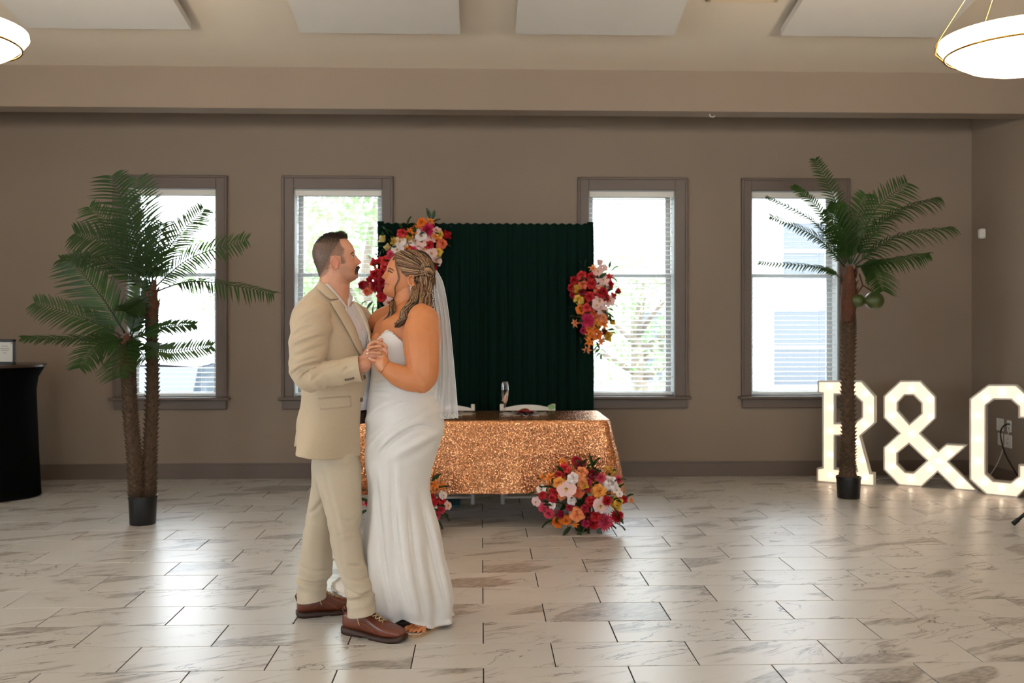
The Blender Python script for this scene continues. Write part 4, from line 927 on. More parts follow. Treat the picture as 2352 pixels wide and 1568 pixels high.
S_ = [(365, 390, 130, 'rose', 'coral'), (260, 460, 120, 'rose', 'red'), (230, 550, 110, 'rose', 'red'), (490, 410, 130, 'rose', 'red'), (495, 500, 130, 'rose', 'red'), (385, 505, 120, 'rose', 'salmon'), (320, 560, 90, 'bud', 'yellow'), (290, 600, 90, 'bud', 'yellow'), (320, 700, 135, 'rose', 'yellow'), (370, 610, 100, 'rose', 'darkred'), (470, 670, 150, 'rose', 'red'), (575, 350, 130, 'orchid', 'blush'), (640, 300, 120, 'orchid', 'blush'), (605, 230, 75, 'bud', 'blush'), (640, 450, 160, 'orchid', 'blush'), (640, 530, 150, 'orchid', 'blush'),
      (730, 420, 120, 'lily', 'red'), (740, 510, 130, 'rose', 'red'), (580, 570, 120, 'rose', 'salmon'), (655, 610, 150, 'rose', 'red'), (690, 690, 120, 'rose', 'red'), (600, 720, 160, 'orchid', 'blush'), (560, 780, 110, 'orchid', 'blush'), (730, 720, 160, 'orchid', 'blush'), (640, 850, 150, 'orchid', 'blush'), (845, 605, 75, 'bud', 'red'), (780, 670, 80, 'bud', 'red'), (345, 840, 130, 'rose', 'orange'), (440, 810, 130, 'rose', 'coral'), (525, 880, 135, 'rose', 'salmon'), (440, 980, 180, 'dahlia', 'hotpink'), (660, 950, 140, 'rose', 'peach'),
      (570, 1020, 140, 'rose', 'amber'), (660, 1030, 130, 'lily', 'orange'), (770, 1005, 70, 'bud', 'yellow'), (285, 1020, 115, 'lily', 'peach'), (470, 1100, 140, 'lily', 'orange'), (455, 1180, 110, 'lily', 'orange'), (585, 1170, 150, 'rose', 'orange'), (655, 1120, 70, 'bud', 'darkred'), (700, 1180, 125, 'bud', 'yellow'), (470, 1260, 120, 'lily', 'orange'), (620, 1250, 120, 'lily', 'peach'), (440, 1360, 120, 'lily', 'peach'), (240, 650, 80, 'rose', 'crimson'), (515, 310, 110, 'lily', 'peach'), (390, 1120, 90, 'rose', 'magenta')]
LS_ = [(415, 290, 1.5, .06), (385, 300, 2.0, .06), (725, 310, 1.4, .06), (755, 350, .7, .07), (765, 430, -.8, .06), (715, 930, -.9, .06), (745, 1130, -.4, .05), (560, 1260, -1.2, .07), (580, 1310, -2.3, .05), (600, 1350, -2.4, .06), (625, 1360, -.6, .05), (615, 1400, -2.4, .06), (620, 1420, -1.6, .05), (345, 1200, -1.4, .06), (300, 940, 3.0, .06), (270, 840, 2.8, .06), (760, 760, -.6, .06), (700, 1110, .1, .07)]
fb_ = empty('drape_floral_spray', at(1366, 690, YD), 'long floral spray down the drape edge beside a window', 'flowers', 'floral sprays on the drape')
MB().ball((0, 0, 0), (.09, .035, .26), 12, 8).build('foam_base', FOAM, fb_, True, False)
arrangement(fb_, k3, 5.6, S_, LS_, (1364, 700, YD - .05, .22, .40, .11), rnd, wall=1, nleaf=40)

# ================================================================ PALMS
PG = [translucent('palm_green', (36, 58, 25), (78, 116, 38), .36, .4, vary=.15, vscale=6)] * 2      # one green for every frond
PALMTRUNK = mat('palm_bark', (84, 64, 46), .9, vary=.3, vscale=40, bump=.5, bscale=90); PFIB = mat('palm_fibre', (88, 52, 34), .9, vary=.25, vscale=60)
POT = mat('black_pot', (14, 14, 16), .35)
def frond(name, pts, leaf_len, mt, root, face=.6, width=.013, n=32, start=.12, droop=.25, seed=0, side=None):
    rnd = random.Random(seed); P = catmull(pts, 40); P = [Vector(p) for p in P]
    m = MB(); m.tube(P[::3] + [P[-1]], [.0075 * (1 - .85 * i / 13) for i in range(len(P[::3]) + 1)], 6)
    nrm = Vector((0, -face, 1 - face)).normalized() if side is None else Vector(side)
    for i in range(n):
        t = start + (1 - start) * (i + .5) / n; k = t * 39; a = int(min(k, 38)); p = P[a].lerp(P[a + 1], k - a); tg = (P[min(a + 2, 39)] - P[max(a - 1, 0)]).normalized()
        sd = tg.cross(nrm); sd = sd.normalized() if sd.length > .05 else tg.orthogonal().normalized(); up = sd.cross(tg).normalized()
        env = math.sin(math.pi * min(1, .22 + .70 * ((t - start) / (1 - start)))) ** .6; L = leaf_len * env
        for s_ in (-1, 1):
            sw = math.radians(rnd.uniform(42, 52) - 18 * t); d = (sd * s_ * math.cos(sw * .9) + tg * math.sin(sw) + up * rnd.uniform(.08, .28)).normalized(); LL_ = L * rnd.uniform(.88, 1.08)
            wv = d.cross(up).normalized() * width * .5; rows = []
            for q in range(5):
                u = q / 4; c = p + d * LL_ * u + Vector((0, 0, -droop * LL_ * u * u)) + tg * (.05 * LL_ * u * u); w = [.5, 1, .9, .6, .04][q]; rows.append([c - wv * w, c + up * .10 * width * -1, c + wv * w])
            m.grid(rows)
    return m.build(name, mt, root, True)
def palm_trunk(root, pts, r0, r1, seed, fib_from=None, nm='trunk'):
    P = [Vector(p) for p in catmull(pts, 60)]; rnd = random.Random(seed); m = MB()
    m.tube(P, [r0 + (r1 - r0) * i / 59 for i in range(60)], 14)
    k = 0
    for i in range(0, 58):
        for j in range(6):
            a = 2 * math.pi * (j + .5 * (i % 2)) / 6 + rnd.uniform(-.15, .15); r = (r0 + (r1 - r0) * i / 59); o = Vector((math.cos(a), math.sin(a), 0)); s_ = Vector((-math.sin(a), math.cos(a), 0)); p = P[i] + o * r * .9; w = r * .42; h = .026
            m.add([p - s_ * w, p + s_ * w, p + o * r * .52 + Vector((0, 0, h * 1.15)), p + Vector((0, 0, h * .9))], [(0, 1, 2), (0, 2, 3), (1, 3, 2)])
    return m.build(nm, PALMTRUNK, root)
def crown_sheath(root, p0, p1, r, seed):
    rnd = random.Random(seed); m = MB(); p0, p1 = Vector(p0), Vector(p1)
    m.tube([p0, p0.lerp(p1, .3), p0.lerp(p1, .7), p1], [r, r * 1.25, r * 1.1, r * .5], 12)
    for i in range(26):
        t = rnd.uniform(0, .9); a = rnd.uniform(0, 6.28); o = Vector((math.cos(a), math.sin(a), 0)); s_ = Vector((-math.sin(a), math.cos(a), 0)); p = p0.lerp(p1, t) + o * r * 1.05; L = rnd.uniform(.04, .10)
        m.add([p - s_ * .018, p + s_ * .018, p + o * .025 + Vector((0, 0, L)), p + Vector((0, 0, L * .6))], [(0, 1, 2), (0, 2, 3), (1, 3, 2)])
    return m.build('crown_sheath', PFIB, root)
def pot(root, r, h, px):
    o = MB().lathe([(0, 0), (r * .9, 0), (r * .92, .006), (r, h - .02), (r * 1.04, h - .018), (r * 1.04, h), (r * .97, h), (r * .95, h - .03), (0, h - .03)], (0, 0, 0), 32).build('pot', POT, root, True, False); smooth_by_angle(o, 30)
# two-trunk palm
Yp = 6.95
pr_ = gr(328, 1197); pr_.y = Yp; pr_.x = at(328, 1190, Yp).x
pm = empty('potted_palm', pr_, 'artificial palm with two trunks in a black pot', 'palm')
ph = at(328, 1143, Yp - .1).z; pot(pm, .098, ph, 0)
kp = lambda x, y: (40 + x / 3.015, 380 + y / 3.015)
def W(q, Y): x, y = kp(*q); return at(x, y, Y)
ta = [at(341, 1142, Yp + .02), at(344, 1050, Yp + .03), at(350, 900, Yp + .05), at(349, 760, Yp + .06), at(348, 715, Yp + .06)]
tb_ = [at(314, 1146, Yp - .02), at(309, 1060, Yp - .03), at(300, 960, Yp - .05), at(296, 880, Yp - .05), at(294, 845, Yp - .05)]
palm_trunk(pm, ta, .047, .037, 1); palm_trunk(pm, tb_, .047, .040, 2)
crown_sheath(pm, at(348, 730, Yp + .06), at(346, 655, Yp + .06), .042, 3); crown_sheath(pm, at(294, 868, Yp - .05), at(291, 770, Yp - .05), .042, 4)
def FR(b, md, tp, L, mt, face, dY, Yb, start=.12, droop=.25, n=32, seed=0, conv=None):
    cv = conv or kp
    P = [at(*cv(*b), Yb), at(*cv(*md), Yb + dY * .45), at(*cv(*tp), Yb + dY)]
    L_ = L / 3.015 * Yb / F
    return frond('frond', [tuple(P[0]), tuple(P[1]), tuple(P[2])], L_, PG[mt], pm if conv is None else prm, face, .0145, n, start, droop, seed)
Y1 = Yp + .06; Y2 = Yp - .05
for i, a in enumerate((((905, 830), (810, 480), (655, 70), 250, 0, .85, -.25, Y1), ((915, 820), (885, 430), (835, 90), 230, 1, .8, .1, Y1), ((900, 830), (740, 500), (500, 285), 190, 0, .6, .2, Y1), ((895, 850), (690, 570), (400, 470), 200, 0, .7, -.2, Y1),
                       ((890, 860), (620, 680), (300, 648), 150, 0, .4, -.1, Y1), ((940, 830), (1070, 540), (1290, 300), 170, 0, .75, .25, Y1), ((945, 850), (1200, 640), (1590, 515), 170, 0, .6, -.15, Y1),
                       ((930, 820), (960, 620), (1010, 400), 190, 0, .6, .3, Y1), ((900, 880), (820, 960), (745, 1010), 130, 0, .7, -.2, Y1), ((925, 830), (850, 560), (760, 230), 210, 0, .5, .35, Y1))):
    FR(*a, seed=i)
FR((965, 870), (1250, 800), (1775, 885), 160, 0, .35, -.2, Y1, start=.3, droop=.5, seed=20)
for i, a in enumerate((((745, 1160), (570, 890), (370, 660), 240, 1, .95, -.1, Y2), ((720, 1180), (480, 1060), (120, 950), 170, 1, .6, -.15, Y2), ((740, 1200), (400, 1200), (30, 1195), 110, 0, .35, -.3, Y2), ((750, 1210), (560, 1240), (430, 1400), 150, 0, .8, -.35, Y2),
                       ((765, 1200), (745, 1290), (695, 1470), 190, 0, .95, -.45, Y2), ((790, 1180), (850, 1050), (880, 960), 110, 0, .7, .2, Y2), ((790, 1200), (1000, 1120), (1230, 1100), 110, 0, .5, .1, Y2),
                       ((780, 1170), (830, 980), (860, 800), 130, 0, .6, .1, Y2), ((770, 1210), (850, 1280), (885, 1345), 110, 0, .8, -.3, Y2))):
    FR(*a, seed=40 + i, droop=.15 if i in (0, 4) else .25)
FR((800, 1210), (1020, 1285), (1350, 1250), 110, 0, .75, .15, Y2, start=.2, droop=.1, seed=60)
# coconut palm
Yq = 7.80
q0 = gr(1949, 1146); q0.y = Yq; q0.x = at(1949, 1140, Yq).x
prm = empty('potted_palm', q0, 'artificial coconut palm with single trunk in a black pot', 'palm')
ph2 = at(1949, 1098, Yq - .1).z; pot(prm, .098, ph2, 0)
kq = lambda x, y: (1690 + x / 3.015, 340 + y / 3.015)
tr = [at(1947, 1102, Yq), at(1947, 1080, Yq), at(1949, 1000, Yq), at(1947, 880, Yq), at(1950, 770, Yq), at(1948, 725, Yq)]
palm_trunk(prm, tr, .055, .047, 7)
MB().tube([at(1947, 1104, Yq), at(1947, 1088, Yq), at(1947, 1062, Yq)], [.085, .07, .05], 14).build('root_flare', PALMTRUNK, prm, True)
crown_sheath(prm, at(1948, 735, Yq), at(1951, 612, Yq), .052, 9)
MB().tube([at(1948, 742, Yq), at(1948, 735, Yq), at(1948, 706, Yq), at(1948, 700, Yq)], [.048, .056, .062, .06], 14).build('fibre_collar', PFIB, prm, True)
for i, a in enumerate((((785, 800), (700, 400), (548, 75), 120, 1, .5, .15, Yq), ((770, 790), (570, 420), (400, 262), 80, 0, .5, .2, Yq), ((760, 800), (540, 510), (212, 338), 90, 0, .35, .1, Yq), ((755, 820), (560, 620), (238, 472), 110, 0, .45, -.1, Yq),
                       ((800, 800), (960, 440), (1190, 240), 190, 1, .7, .3, Yq), ((815, 800), (1050, 480), (1400, 345), 190, 0, .3, -.25, Yq), ((825, 810), (1100, 620), (1500, 550), 180, 0, .3, -.2, Yq), ((830, 820), (1050, 780), (1340, 735), 140, 0, .4, -.3, Yq),
                       ((840, 820), (960, 840), (1020, 990), 150, 0, .85, -.35, Yq), ((785, 800), (730, 590), (630, 420), 190, 0, .8, -.2, Yq), ((800, 790), (830, 560), (900, 320), 170, 0, .6, .2, Yq), ((790, 800), (760, 560), (700, 380), 150, 1, .6, .3, Yq))):
    FR(*a, seed=70 + i, conv=kq, droop=.55 if i in (5, 6, 7) else .28)
FR((745, 920), (600, 830), (160, 790), 75, 0, .4, .1, Yq, start=.25, droop=.4, seed=90, conv=kq)
NUT = mat('green_coconut', (74, 84, 40), .35, vary=.15, vscale=14)
for x, y, r, dY in ((845, 1057, 50, .02), (960, 1055, 66, -.06)):
    c = at(*kq(x, y), Yq - .06 + dY); rr = r / 3.015 * Yq / F
    m = MB(); m.ball(c, (rr, rr, rr * .95), 20, 12); nn = m.build('coconut', NUT, prm, True)
    MB().tube([at(*kq(855, 870), Yq - .03), at(*kq(880, 950), Yq - .04), c + Vector((-.01, 0, rr * .9))], .007, 6).build('coconut_stalk', PFIB, prm, True)
# ================================================================ PEOPLE
YP = 4.50; PXM = YP / F                     # depth of the couple; metres per pixel there
def S(x, y, dY=0.0): return at(x, y, YP + dY)
def obj_bvh(*objs):
    vs, fs = [], []
    for o in objs:
        b = len(vs); vs += [v.co.copy() for v in o.data.vertices]; fs += [tuple(b + i for i in p.vertices) for p in o.data.polygons]
    return BVHTree.FromPolygons(vs, fs)
def evaluated(mb, mods, name):
    me = mb if isinstance(mb, bpy.types.Mesh) else mb.mesh('tmp', [])
    o = bpy.data.objects.new('tmp', me); COL.objects.link(o)
    for typ, kw in mods:
        m = o.modifiers.new(typ, typ)
        for k, v in kw.items(): setattr(m, k, v)
    dg = bpy.context.evaluated_depsgraph_get(); r = bpy.data.meshes.new_from_object(o.evaluated_get(dg)); r.name = name
    bpy.data.objects.remove(o); bpy.data.meshes.remove(me)
    r.materials.clear(); r.polygons.foreach_set('use_smooth', [True] * len(r.polygons)); return r
def limb(mb, pts, n=16, flat=1.0, m=None):
    """pts: (x,y,dY,r px); Catmull-Rom through them, with rounded ends"""
    A = catmull([(*S(p[0], p[1], p[2]), p[3] * PXM) for p in pts], m or 6 * len(pts)); P = [Vector(a[:3]) for a in A]; R = [a[3] for a in A]
    d0 = (P[0] - P[1]).normalized(); d1 = (P[-1] - P[-2]).normalized()
    pre = [(P[0] + d0 * R[0] * s, R[0] * c) for s, c in ((.95, .3), (.75, .66), (.4, .92))]; post = [(P[-1] + d1 * R[-1] * s, R[-1] * c) for s, c in ((.4, .92), (.75, .66), (.95, .3))]
    mb.tube([p for p, _ in pre] + P + [p for p, _ in post], [r for _, r in pre] + R + [r for _, r in post], n, True, flat, up=(0, 0, 1) if abs(d0.z) < .8 else (1, 0, 0))
def sp(v, e): return math.copysign(abs(v) ** e, v)
def interp(tab, y, k):
    ys = [t[0] for t in tab]; return float(np.interp(y, ys, [t[k] for t in tab]))
def head_grid(mb, tab, sg, dY0, feats, grow=0.0, wgrow=0.0, n=96, m=110, keep=None, ex=.88):
    """tab rows: (y px, x front px, x back px, half width m); feats: f(y px, lateral m) -> forward px"""
    y0, y1 = tab[0][0], tab[-1][0]; rows = []
    for i in range(m + 1):
        t = i / m; y = y0 + (y1 - y0) * (t ** 1.25); xf, xb, w = [interp(tab, y, k) for k in (1, 2, 3)]
        xf += sg * grow; xb -= sg * grow; w += wgrow; xm, hx = (xf + xb) / 2, (xf - xb) / 2; yy = y - grow * (1 - t) * .8 if grow else y; row = []
        for j in range(n):
            a = 2 * math.pi * j / n; c, s = math.cos(a), math.sin(a); lat = -w * sp(s, ex if c > 0 else 1); x = xm + hx * sp(c, ex if c > 0 else 1)
            if c > 0 and feats: x += sg * feats(y, abs(lat)) * min(1, c * 2.5)
            row.append(S(x, yy, dY0 + lat))
        rows.append(row)
    if keep is None: mb.grid(rows, True, True); return
    b = [q for r in rows for q in r]; fs = []
    for i in range(m):
        for j in range(n):
            k = (j + 1) % n; q = (i * n + j, i * n + k, (i + 1) * n + k, (i + 1) * n + j); c = sum((b[a] for a in q), Vector()) / 4
            if keep(*proj(c), c.y - YP - dY0): fs.append(q)
    fs.append(tuple(range(n - 1, -1, -1)))
    mb.add(b, fs)
def G(v, c, s): return math.exp(-((v - c) / s) ** 2)
def ear(mb, x, y, hw, hh, dY, tilt, sg):
    c = S(x, y, dY); a, b = hw * PXM, hh * PXM; pts = []
    for i in range(15):
        t = math.radians(-60 + 300 * i / 14); u, v = math.sin(t) * a * -sg * -1, math.cos(t) * b; u2 = u * math.cos(tilt) - v * math.sin(tilt); v2 = u * math.sin(tilt) + v * math.cos(tilt)
        pts.append(c + Vector((u2 * -1 * sg, -.007 - .003 * math.cos(t * .5), v2)))
    mb.tube(pts, .0042, 8); mb.ball(c + Vector((0, .002, 0)), (a * .85, .006, b * .88), 12, 8); mb.ball(c + Vector((sg * a * .25, -.003, -b * .72)), (a * .45, .006, b * .32), 10, 6)
    mb.tube([c + Vector((sg * a * .5, -.004, b * .25)), c + Vector((sg * a * .62, -.006, -.1 * b)), c + Vector((sg * a * .4, -.004, -b * .45))], .0036, 6)
def paint(me, base, zones):
    """vertex pigment: zones = list of (mask fn on arrays (px,py,lat) -> 0..1, colour)"""
    n = len(me.vertices); co = np.empty(n * 3, np.float32); me.vertices.foreach_get('co', co); co = co.reshape(-1, 3).astype(float)
    f = co[:, 0] * sA + co[:, 1] * cA; r = co[:, 0] * cA - co[:, 1] * sA; px = CX + F * r / f; py = HY - F * (co[:, 2] - H) / f
    col = np.tile(np.array(lin(base)), (n, 1))
    for fn, c in zones:
        w = np.clip(fn(px, py, co[:, 1] - YP), 0, 1)[:, None]; col = col * (1 - w) + np.array(lin(c)) * w
    at_ = me.attributes.new('pigment', 'FLOAT_COLOR', 'POINT'); at_.data.foreach_set('color', np.hstack([col, np.ones((n, 1))]).astype(np.float32).ravel())
def gs(v, c, s): return np.exp(-((v - c) / s) ** 2)
k10 = lambda x, y: (800 + x / 10.45, 750 + y / 10.45)
def finger(mb, pts, dY, r=8.6, taper=.82, crop=True):
    q = [(*(k10(*p[:2]) if crop else p[:2]), dY + (p[2] if len(p) > 2 else 0)) for p in pts]; n = len(q)
    limb(mb, [(x, y, d, r * .001 / PXM * (1 - (1 - taper) * i / (n - 1))) for i, (x, y, d) in enumerate(q)], 10, 1.0, 5 * n)

# ---------------------------------------------------------------- GROOM body
c2 = lambda x, y: (640 + x / 3.0156, 980 + y / 3.0156)
nearL = [(60, 230, 500, .095, -.03), (175, 224, 552, .105, -.038), (300, 243, 566, .106, -.062), (400, 272, 570, .104, -.085), (500, 299, 574, .10, -.095), (600, 327, 579, .095, -.10), (700, 347, 566, .092, -.10), (800, 362, 575, .088, -.10), (900, 385, 592, .084, -.10), (1000, 420, 616, .08, -.105), (1100, 454, 645, .078, -.11), (1200, 472, 668, .08, -.115), (1286, 476, 676, .082, -.115)]
farL = [(60, 225, 500, .11, .035), (175, 232, 490, .112, .045), (300, 230, 450, .108, .075), (400, 230, 430, .104, .10), (500, 214, 420, .10, .12), (600, 195, 400, .095, .135), (700, 180, 385, .092, .15), (800, 165, 366, .088, .16), (900, 152, 371, .085, .17), (1000, 136, 371, .082, .18), (1060, 130, 345, .08, .185), (1110, 128, 330, .08, .19), (1190, 130, 330, .082, .19)]
def leg_path(tab): return [(*c2((l + r) / 2, y), dY, min((r - l) / 2 / 3.0156 * .55, hy / PXM * .6)) for y, l, r, hy, dY in tab]
GH = 0.0
gtab = [(538, 774, 757, .010), (540, 784, 750, .028), (543, 791, 744, .038), (548, 798, 737, .051), (555, 804, 729, .062), (561, 808, 724, .068), (568, 812, 720.5, .073), (576, 815, 718.5, .0765), (584, 813.5, 718.5, .078), (592, 814, 719.5, .077), (600, 815, 721.5, .075),
        (608, 817.5, 724.5, .072), (615, 820, 727.5, .069), (620, 819.5, 729.5, .066), (627, 819.5, 731.5, .062), (633, 823.5, 733, .056), (638, 823, 735, .048), (643, 815, 738, .037), (648, 805, 742, .026), (653, 796, 746, .016)]
def gfeat(y, l):
    nz = float(np.interp(y, [578, 584, 590, 596, 600, 603, 606, 609, 612], [0, 2, 7, 12.5, 15.5, 15.5, 12, 4, 0])); ws = float(np.interp(y, [580, 590, 602, 608], [.007, .009, .0135, .015]))
    return nz * G(l, 0, ws) + 1.6 * G(y, 577, 3.5) * G(l, .022, .02) - 4.5 * G(y, 586, 4.5) * G(l, .031, .013) + 2.2 * G(y, 619.5, 2.0) * G(l, 0, .018) + 2.2 * G(y, 625, 2.2) * G(l, 0, .016) + 2 * G(y, 603, 9) * G(l, .042, .016) - 1.5 * G(y, 622, .8) * G(l, 0, .02)
gb_ = MB(); head_grid(gb_, gtab, 1, GH, gfeat); ear(gb_, 771, 603, 10, 15, -.082, .12, 1); ear(gb_, 771, 603, 10, 15, .082, .12, 1)
limb(gb_, [(772, 622, 0, 33), (768, 655, 0, 35), (764, 685, 0, 38), (762, 712, 0, 44)], 24)
limb(gb_, [(765, 715, 0, 48), (767, 760, 0, 62), (770, 820, 0, 62), (770, 880, 0, 54), (762, 960, 0, 46), (760, 1000, 0, 44)], 20)
limb(gb_, [(762, 712, -.02, 32), (746, 724, -.10, 27), (732, 734, -.15, 24)]); limb(gb_, [(765, 712, .02, 32), (785, 724, .09, 27), (798, 734, .14, 24)])
limb(gb_, [(728, 734, -.165, 26), (714, 770, -.22, 28), (706, 830, -.26, 25), (706, 862, -.27, 24), (745, 858, -.28, 21), (790, 850, -.28, 17), (822, 843, -.285, 14.5), (838, 838, -.285, 15)], 14)
limb(gb_, [(798, 734, .15, 26), (840, 770, .26, 28), (890, 800, .32, 22), (950, 790, .26, 17), (985, 775, .20, 15)], 14)
# far hand resting on the bride's back
limb(gb_, [(980, 775, .20, 16), (1000, 768, .15, 17), (1010, 764, .10, 14)], 12, .7)
for k, (x, y) in enumerate(((1014, 766), (1015, 775), (1013, 784), (1008, 790))): limb(gb_, [(1002, 764 + 3 * k, .14, 4.2), (x, y - 4, .06, 4.2), (x - .5, y + 10, .02, 3.8), (x - 1, y + 14 - 2 * k, .005, 3.4)], 8)
for tab_ in (nearL, farL): limb(gb_, leg_path(tab_)[:-2], 14)
# right hand of the groom: back of the hand then four fingers and a thumb, interlaced with the bride's
hY = -.275
limb(gb_, [(*k10(250, 880), hY, 14), (*k10(400, 820), hY, 14.5), (*k10(540, 700), hY + .002, 14), (*k10(620, 640), hY + .006, 11)], 14, .72)
for P_ in ([(500, 500), (600, 395), (740, 400), (860, 430), (908, 495), (895, 550, .01)], [(540, 610), (640, 560), (780, 525), (885, 585), (922, 640), (890, 695, .01)], [(560, 710), (660, 700), (780, 715), (862, 760), (850, 800, .01)], [(540, 830), (680, 872), (790, 868), (830, 830, .01)]): finger(gb_, P_, hY - .004, 8.8)
finger(gb_, [(400, 640, .015), (520, 480, .02), (650, 400, .02), (760, 345, .015), (798, 308, .01)], hY, 9.8)
gme = evaluated(gb_, [('REMESH', dict(mode='VOXEL', voxel_size=.0030)), ('SMOOTH', dict(factor=.5, iterations=2))], 'groom_body')
SKING = (206, 150, 120)
paint(gme, SKING, [(lambda x, y, l: gs(x, 818, 22) * gs(y, 603, 14) * .35, (214, 128, 104)), (lambda x, y, l: gs(x, 771, 11) * gs(y, 603, 17) * (np.abs(l) > .07) * .5, (214, 120, 98)),
                   (lambda x, y, l: gs(y, 622.5, 3.2) * (x > 812) * (y > 617) * (y < 629) * (np.abs(l) < .03) * .75, (178, 100, 90)),
                   (lambda x, y, l: ((y > 606) & (y < 652) & (x > 776)) * np.clip((y - 604) / 14, 0, 1) * np.clip((x - 776) / 14, 0, 1) * .30, (128, 98, 82)),
                   (lambda x, y, l: np.clip((np.interp(y, [534, 546, 550, 557, 564, 572, 582, 588, 600, 606, 607, 621, 630, 640], [801, 799, 778, 780, 785, 792, 790, 788, 795, 793, 758, 755, 750, 734]) - x) / 6 + .3, 0, 1) * (y < 641) * (1 - ((x > 759) & (x < 783) & (y > 587))) * .62, (92, 70, 56)), (lambda x, y, l: (y > 780) * .4, (204, 138, 112))])
SKM = mat('skin_groom', SKING, .5, vary=.05, vscale=40, bump=.12, bscale=500, bdist=.0008, sss=.12, attr='pigment', spec=.35)
gme.materials.append(SKM)
groot = empty('person', (S(770, 1400).x, YP, 0), 'person in a beige linen suit and brown shoes, holding hands and dancing', 'person', 'dancing couple')
gbody = link('body', gme, groot); GB = obj_bvh(gbody)
HAIRD = mat('dark_brown_hair', (58, 42, 34), .55, vary=.3, vscale=90); HAIRM = mat('mid_brown_hair', (98, 74, 58), .5, vary=.3, vscale=120); HAIRG = mat('short_side_hair', (112, 90, 76), .6, vary=.3, vscale=200)
EYEW = mat('eye_white', (226, 218, 210), .25); IRIS = mat('iris_blue_grey', (70, 84, 92), .2); LASH = mat('lash_black', (24, 16, 14), .6); BROWG = mat('groom_brow', (104, 76, 58), .7)
def mirror_pts(P, dY0=0.0): return [Vector((p.x, 2 * (YP + dY0) - p.y, p.z)) for p in P]
def face_tube(bvh, px, r, mt, root, name, off=.001, both=True, flat=1.0, n=6):
    P = []
    for x, y in px:
        h, nn = hit(bvh, x, y)
        if h is not None: P.append(h + nn * off)
    if len(P) < 2: return None
    r_ = r if hasattr(r, '__len__') else [r] * len(P); r_ = r_[:len(P)]
    o = MB().tube(P, r_, n, True, flat).build(name, mt, root, True)
    if both: MB().tube(mirror_pts(P), r_, n, True, flat).build(name, mt, root, True)
    return o
def eye(root, x, y, lat, sg, r=.0115, iris=IRIS, lid=None):
    lid = lid or mat('eyelid_groom', (196, 140, 112), .5)
    for s_ in (-1, 1):
        c = S(x, y, s_ * lat); e = MB().ball(c, r, 16, 10).build('eye', EYEW, root, True)
        MB().ball(c + Vector((sg * r * .62, s_ * r * .1, 0)), (r * .5, r * .5, r * .5), 12, 8).build('iris', iris, e, True)
        ld = MB(); ld.grid([[c + Vector((sg * r * 1.12 * math.cos(el) * math.cos(az), r * 1.12 * math.cos(el) * math.sin(az), r * 1.12 * math.sin(el))) for az in [math.radians(-85 + 170 * q / 10) for q in range(11)]] for el in [math.radians(v) for v in (90, 65, 45, 30, 18)]])
        ld.grid([[c + Vector((sg * r * 1.1 * math.cos(el) * math.cos(az), r * 1.1 * math.cos(el) * math.sin(az), r * 1.1 * math.sin(el))) for az in [math.radians(-85 + 170 * q / 10) for q in range(11)]] for el in [math.radians(v) for v in (-90, -60, -40, -25)]])
        ld.build('eyelid', lid, e, True)
        MB().tube([c + Vector((sg * r * q, s_ * r * w, z)) for q, w, z in ((.2, 1.05, -.001), (.8, .75, .0035), (1.08, .0, .005), (.85, -.6, .003))], [.0010, .0015, .0015, .001], 5).build('upper_lash', LASH, e, True)
eye(groot, 806.3, 588.5, .030, 1)
face_tube(GB, [(816, 577), (813, 577.5), (809, 580), (806, 583)], [.0016, .0028, .0028, .0014], BROWG, groot, 'eyebrow', .001)
# moustache: thick tube from under the nose, drooping beside the mouth
MUS = mat('moustache_hair', (40, 26, 20), .6, vary=.4, vscale=200, bump=.6, bscale=400)
mp_ = [S(823.5, 613, -.002), S(822.5, 614, -.012), S(819.5, 616, -.021), S(817.5, 621, -.0265), S(816.5, 627, -.028), S(815.5, 633, -.0285)]; mr_ = [.0062, .0068, .0064, .0052, .0048, .0034]
MB().tube([Vector(p) for p in catmull([tuple(q) for q in mp_], 16)], list(np.interp(np.linspace(0, 5, 16), range(6), mr_)), 10).tube([Vector(p) for p in catmull([tuple(q) for q in mirror_pts(mp_)], 16)], list(np.interp(np.linspace(0, 5, 16), range(6), mr_)), 10).build('moustache', MUS, groot, True)
# hair cap
def ghair(x, y, l):
    hl = float(np.interp(y, [534, 546, 550, 557, 564, 572, 582, 588], [801, 799.5, 778, 780, 785, 792, 790, 787]))
    if y < 588: return x < hl
    if y < 606: return x < 761 or 784 < x < 796.5 - abs(y - 594) * .45 + 1.5 * noise.noise((x, y, 3.1))
    if y < 640: return x < float(np.interp(y, [606, 621, 630, 640], [758, 755, 750, 734]))
    return False
def gcap(x, y, l):
    r = 2.2 * noise.noise((x * .22, y * .22, l * 40)) 
    if y < 578: return x < float(np.interp(y, [534, 546, 550, 557, 566, 578], [801, 799.5, 777, 776, 772, 764])) + r
    return x < float(np.interp(y, [578, 600, 616, 632], [762, 752, 744, 735])) + r and y < 634
hc = MB(); head_grid(hc, gtab, 1, GH, None, .3, .0006, 120, 110, ghair); full = hc.mesh('tmp', []); hc = MB(); head_grid(hc, gtab, 1, GH, None, 1.2, .0022, 120, 110, gcap); cap = hc.build('hair', HAIRM, groot, True)
rnd = random.Random(21); br = MB(); me = full; tops = MB()
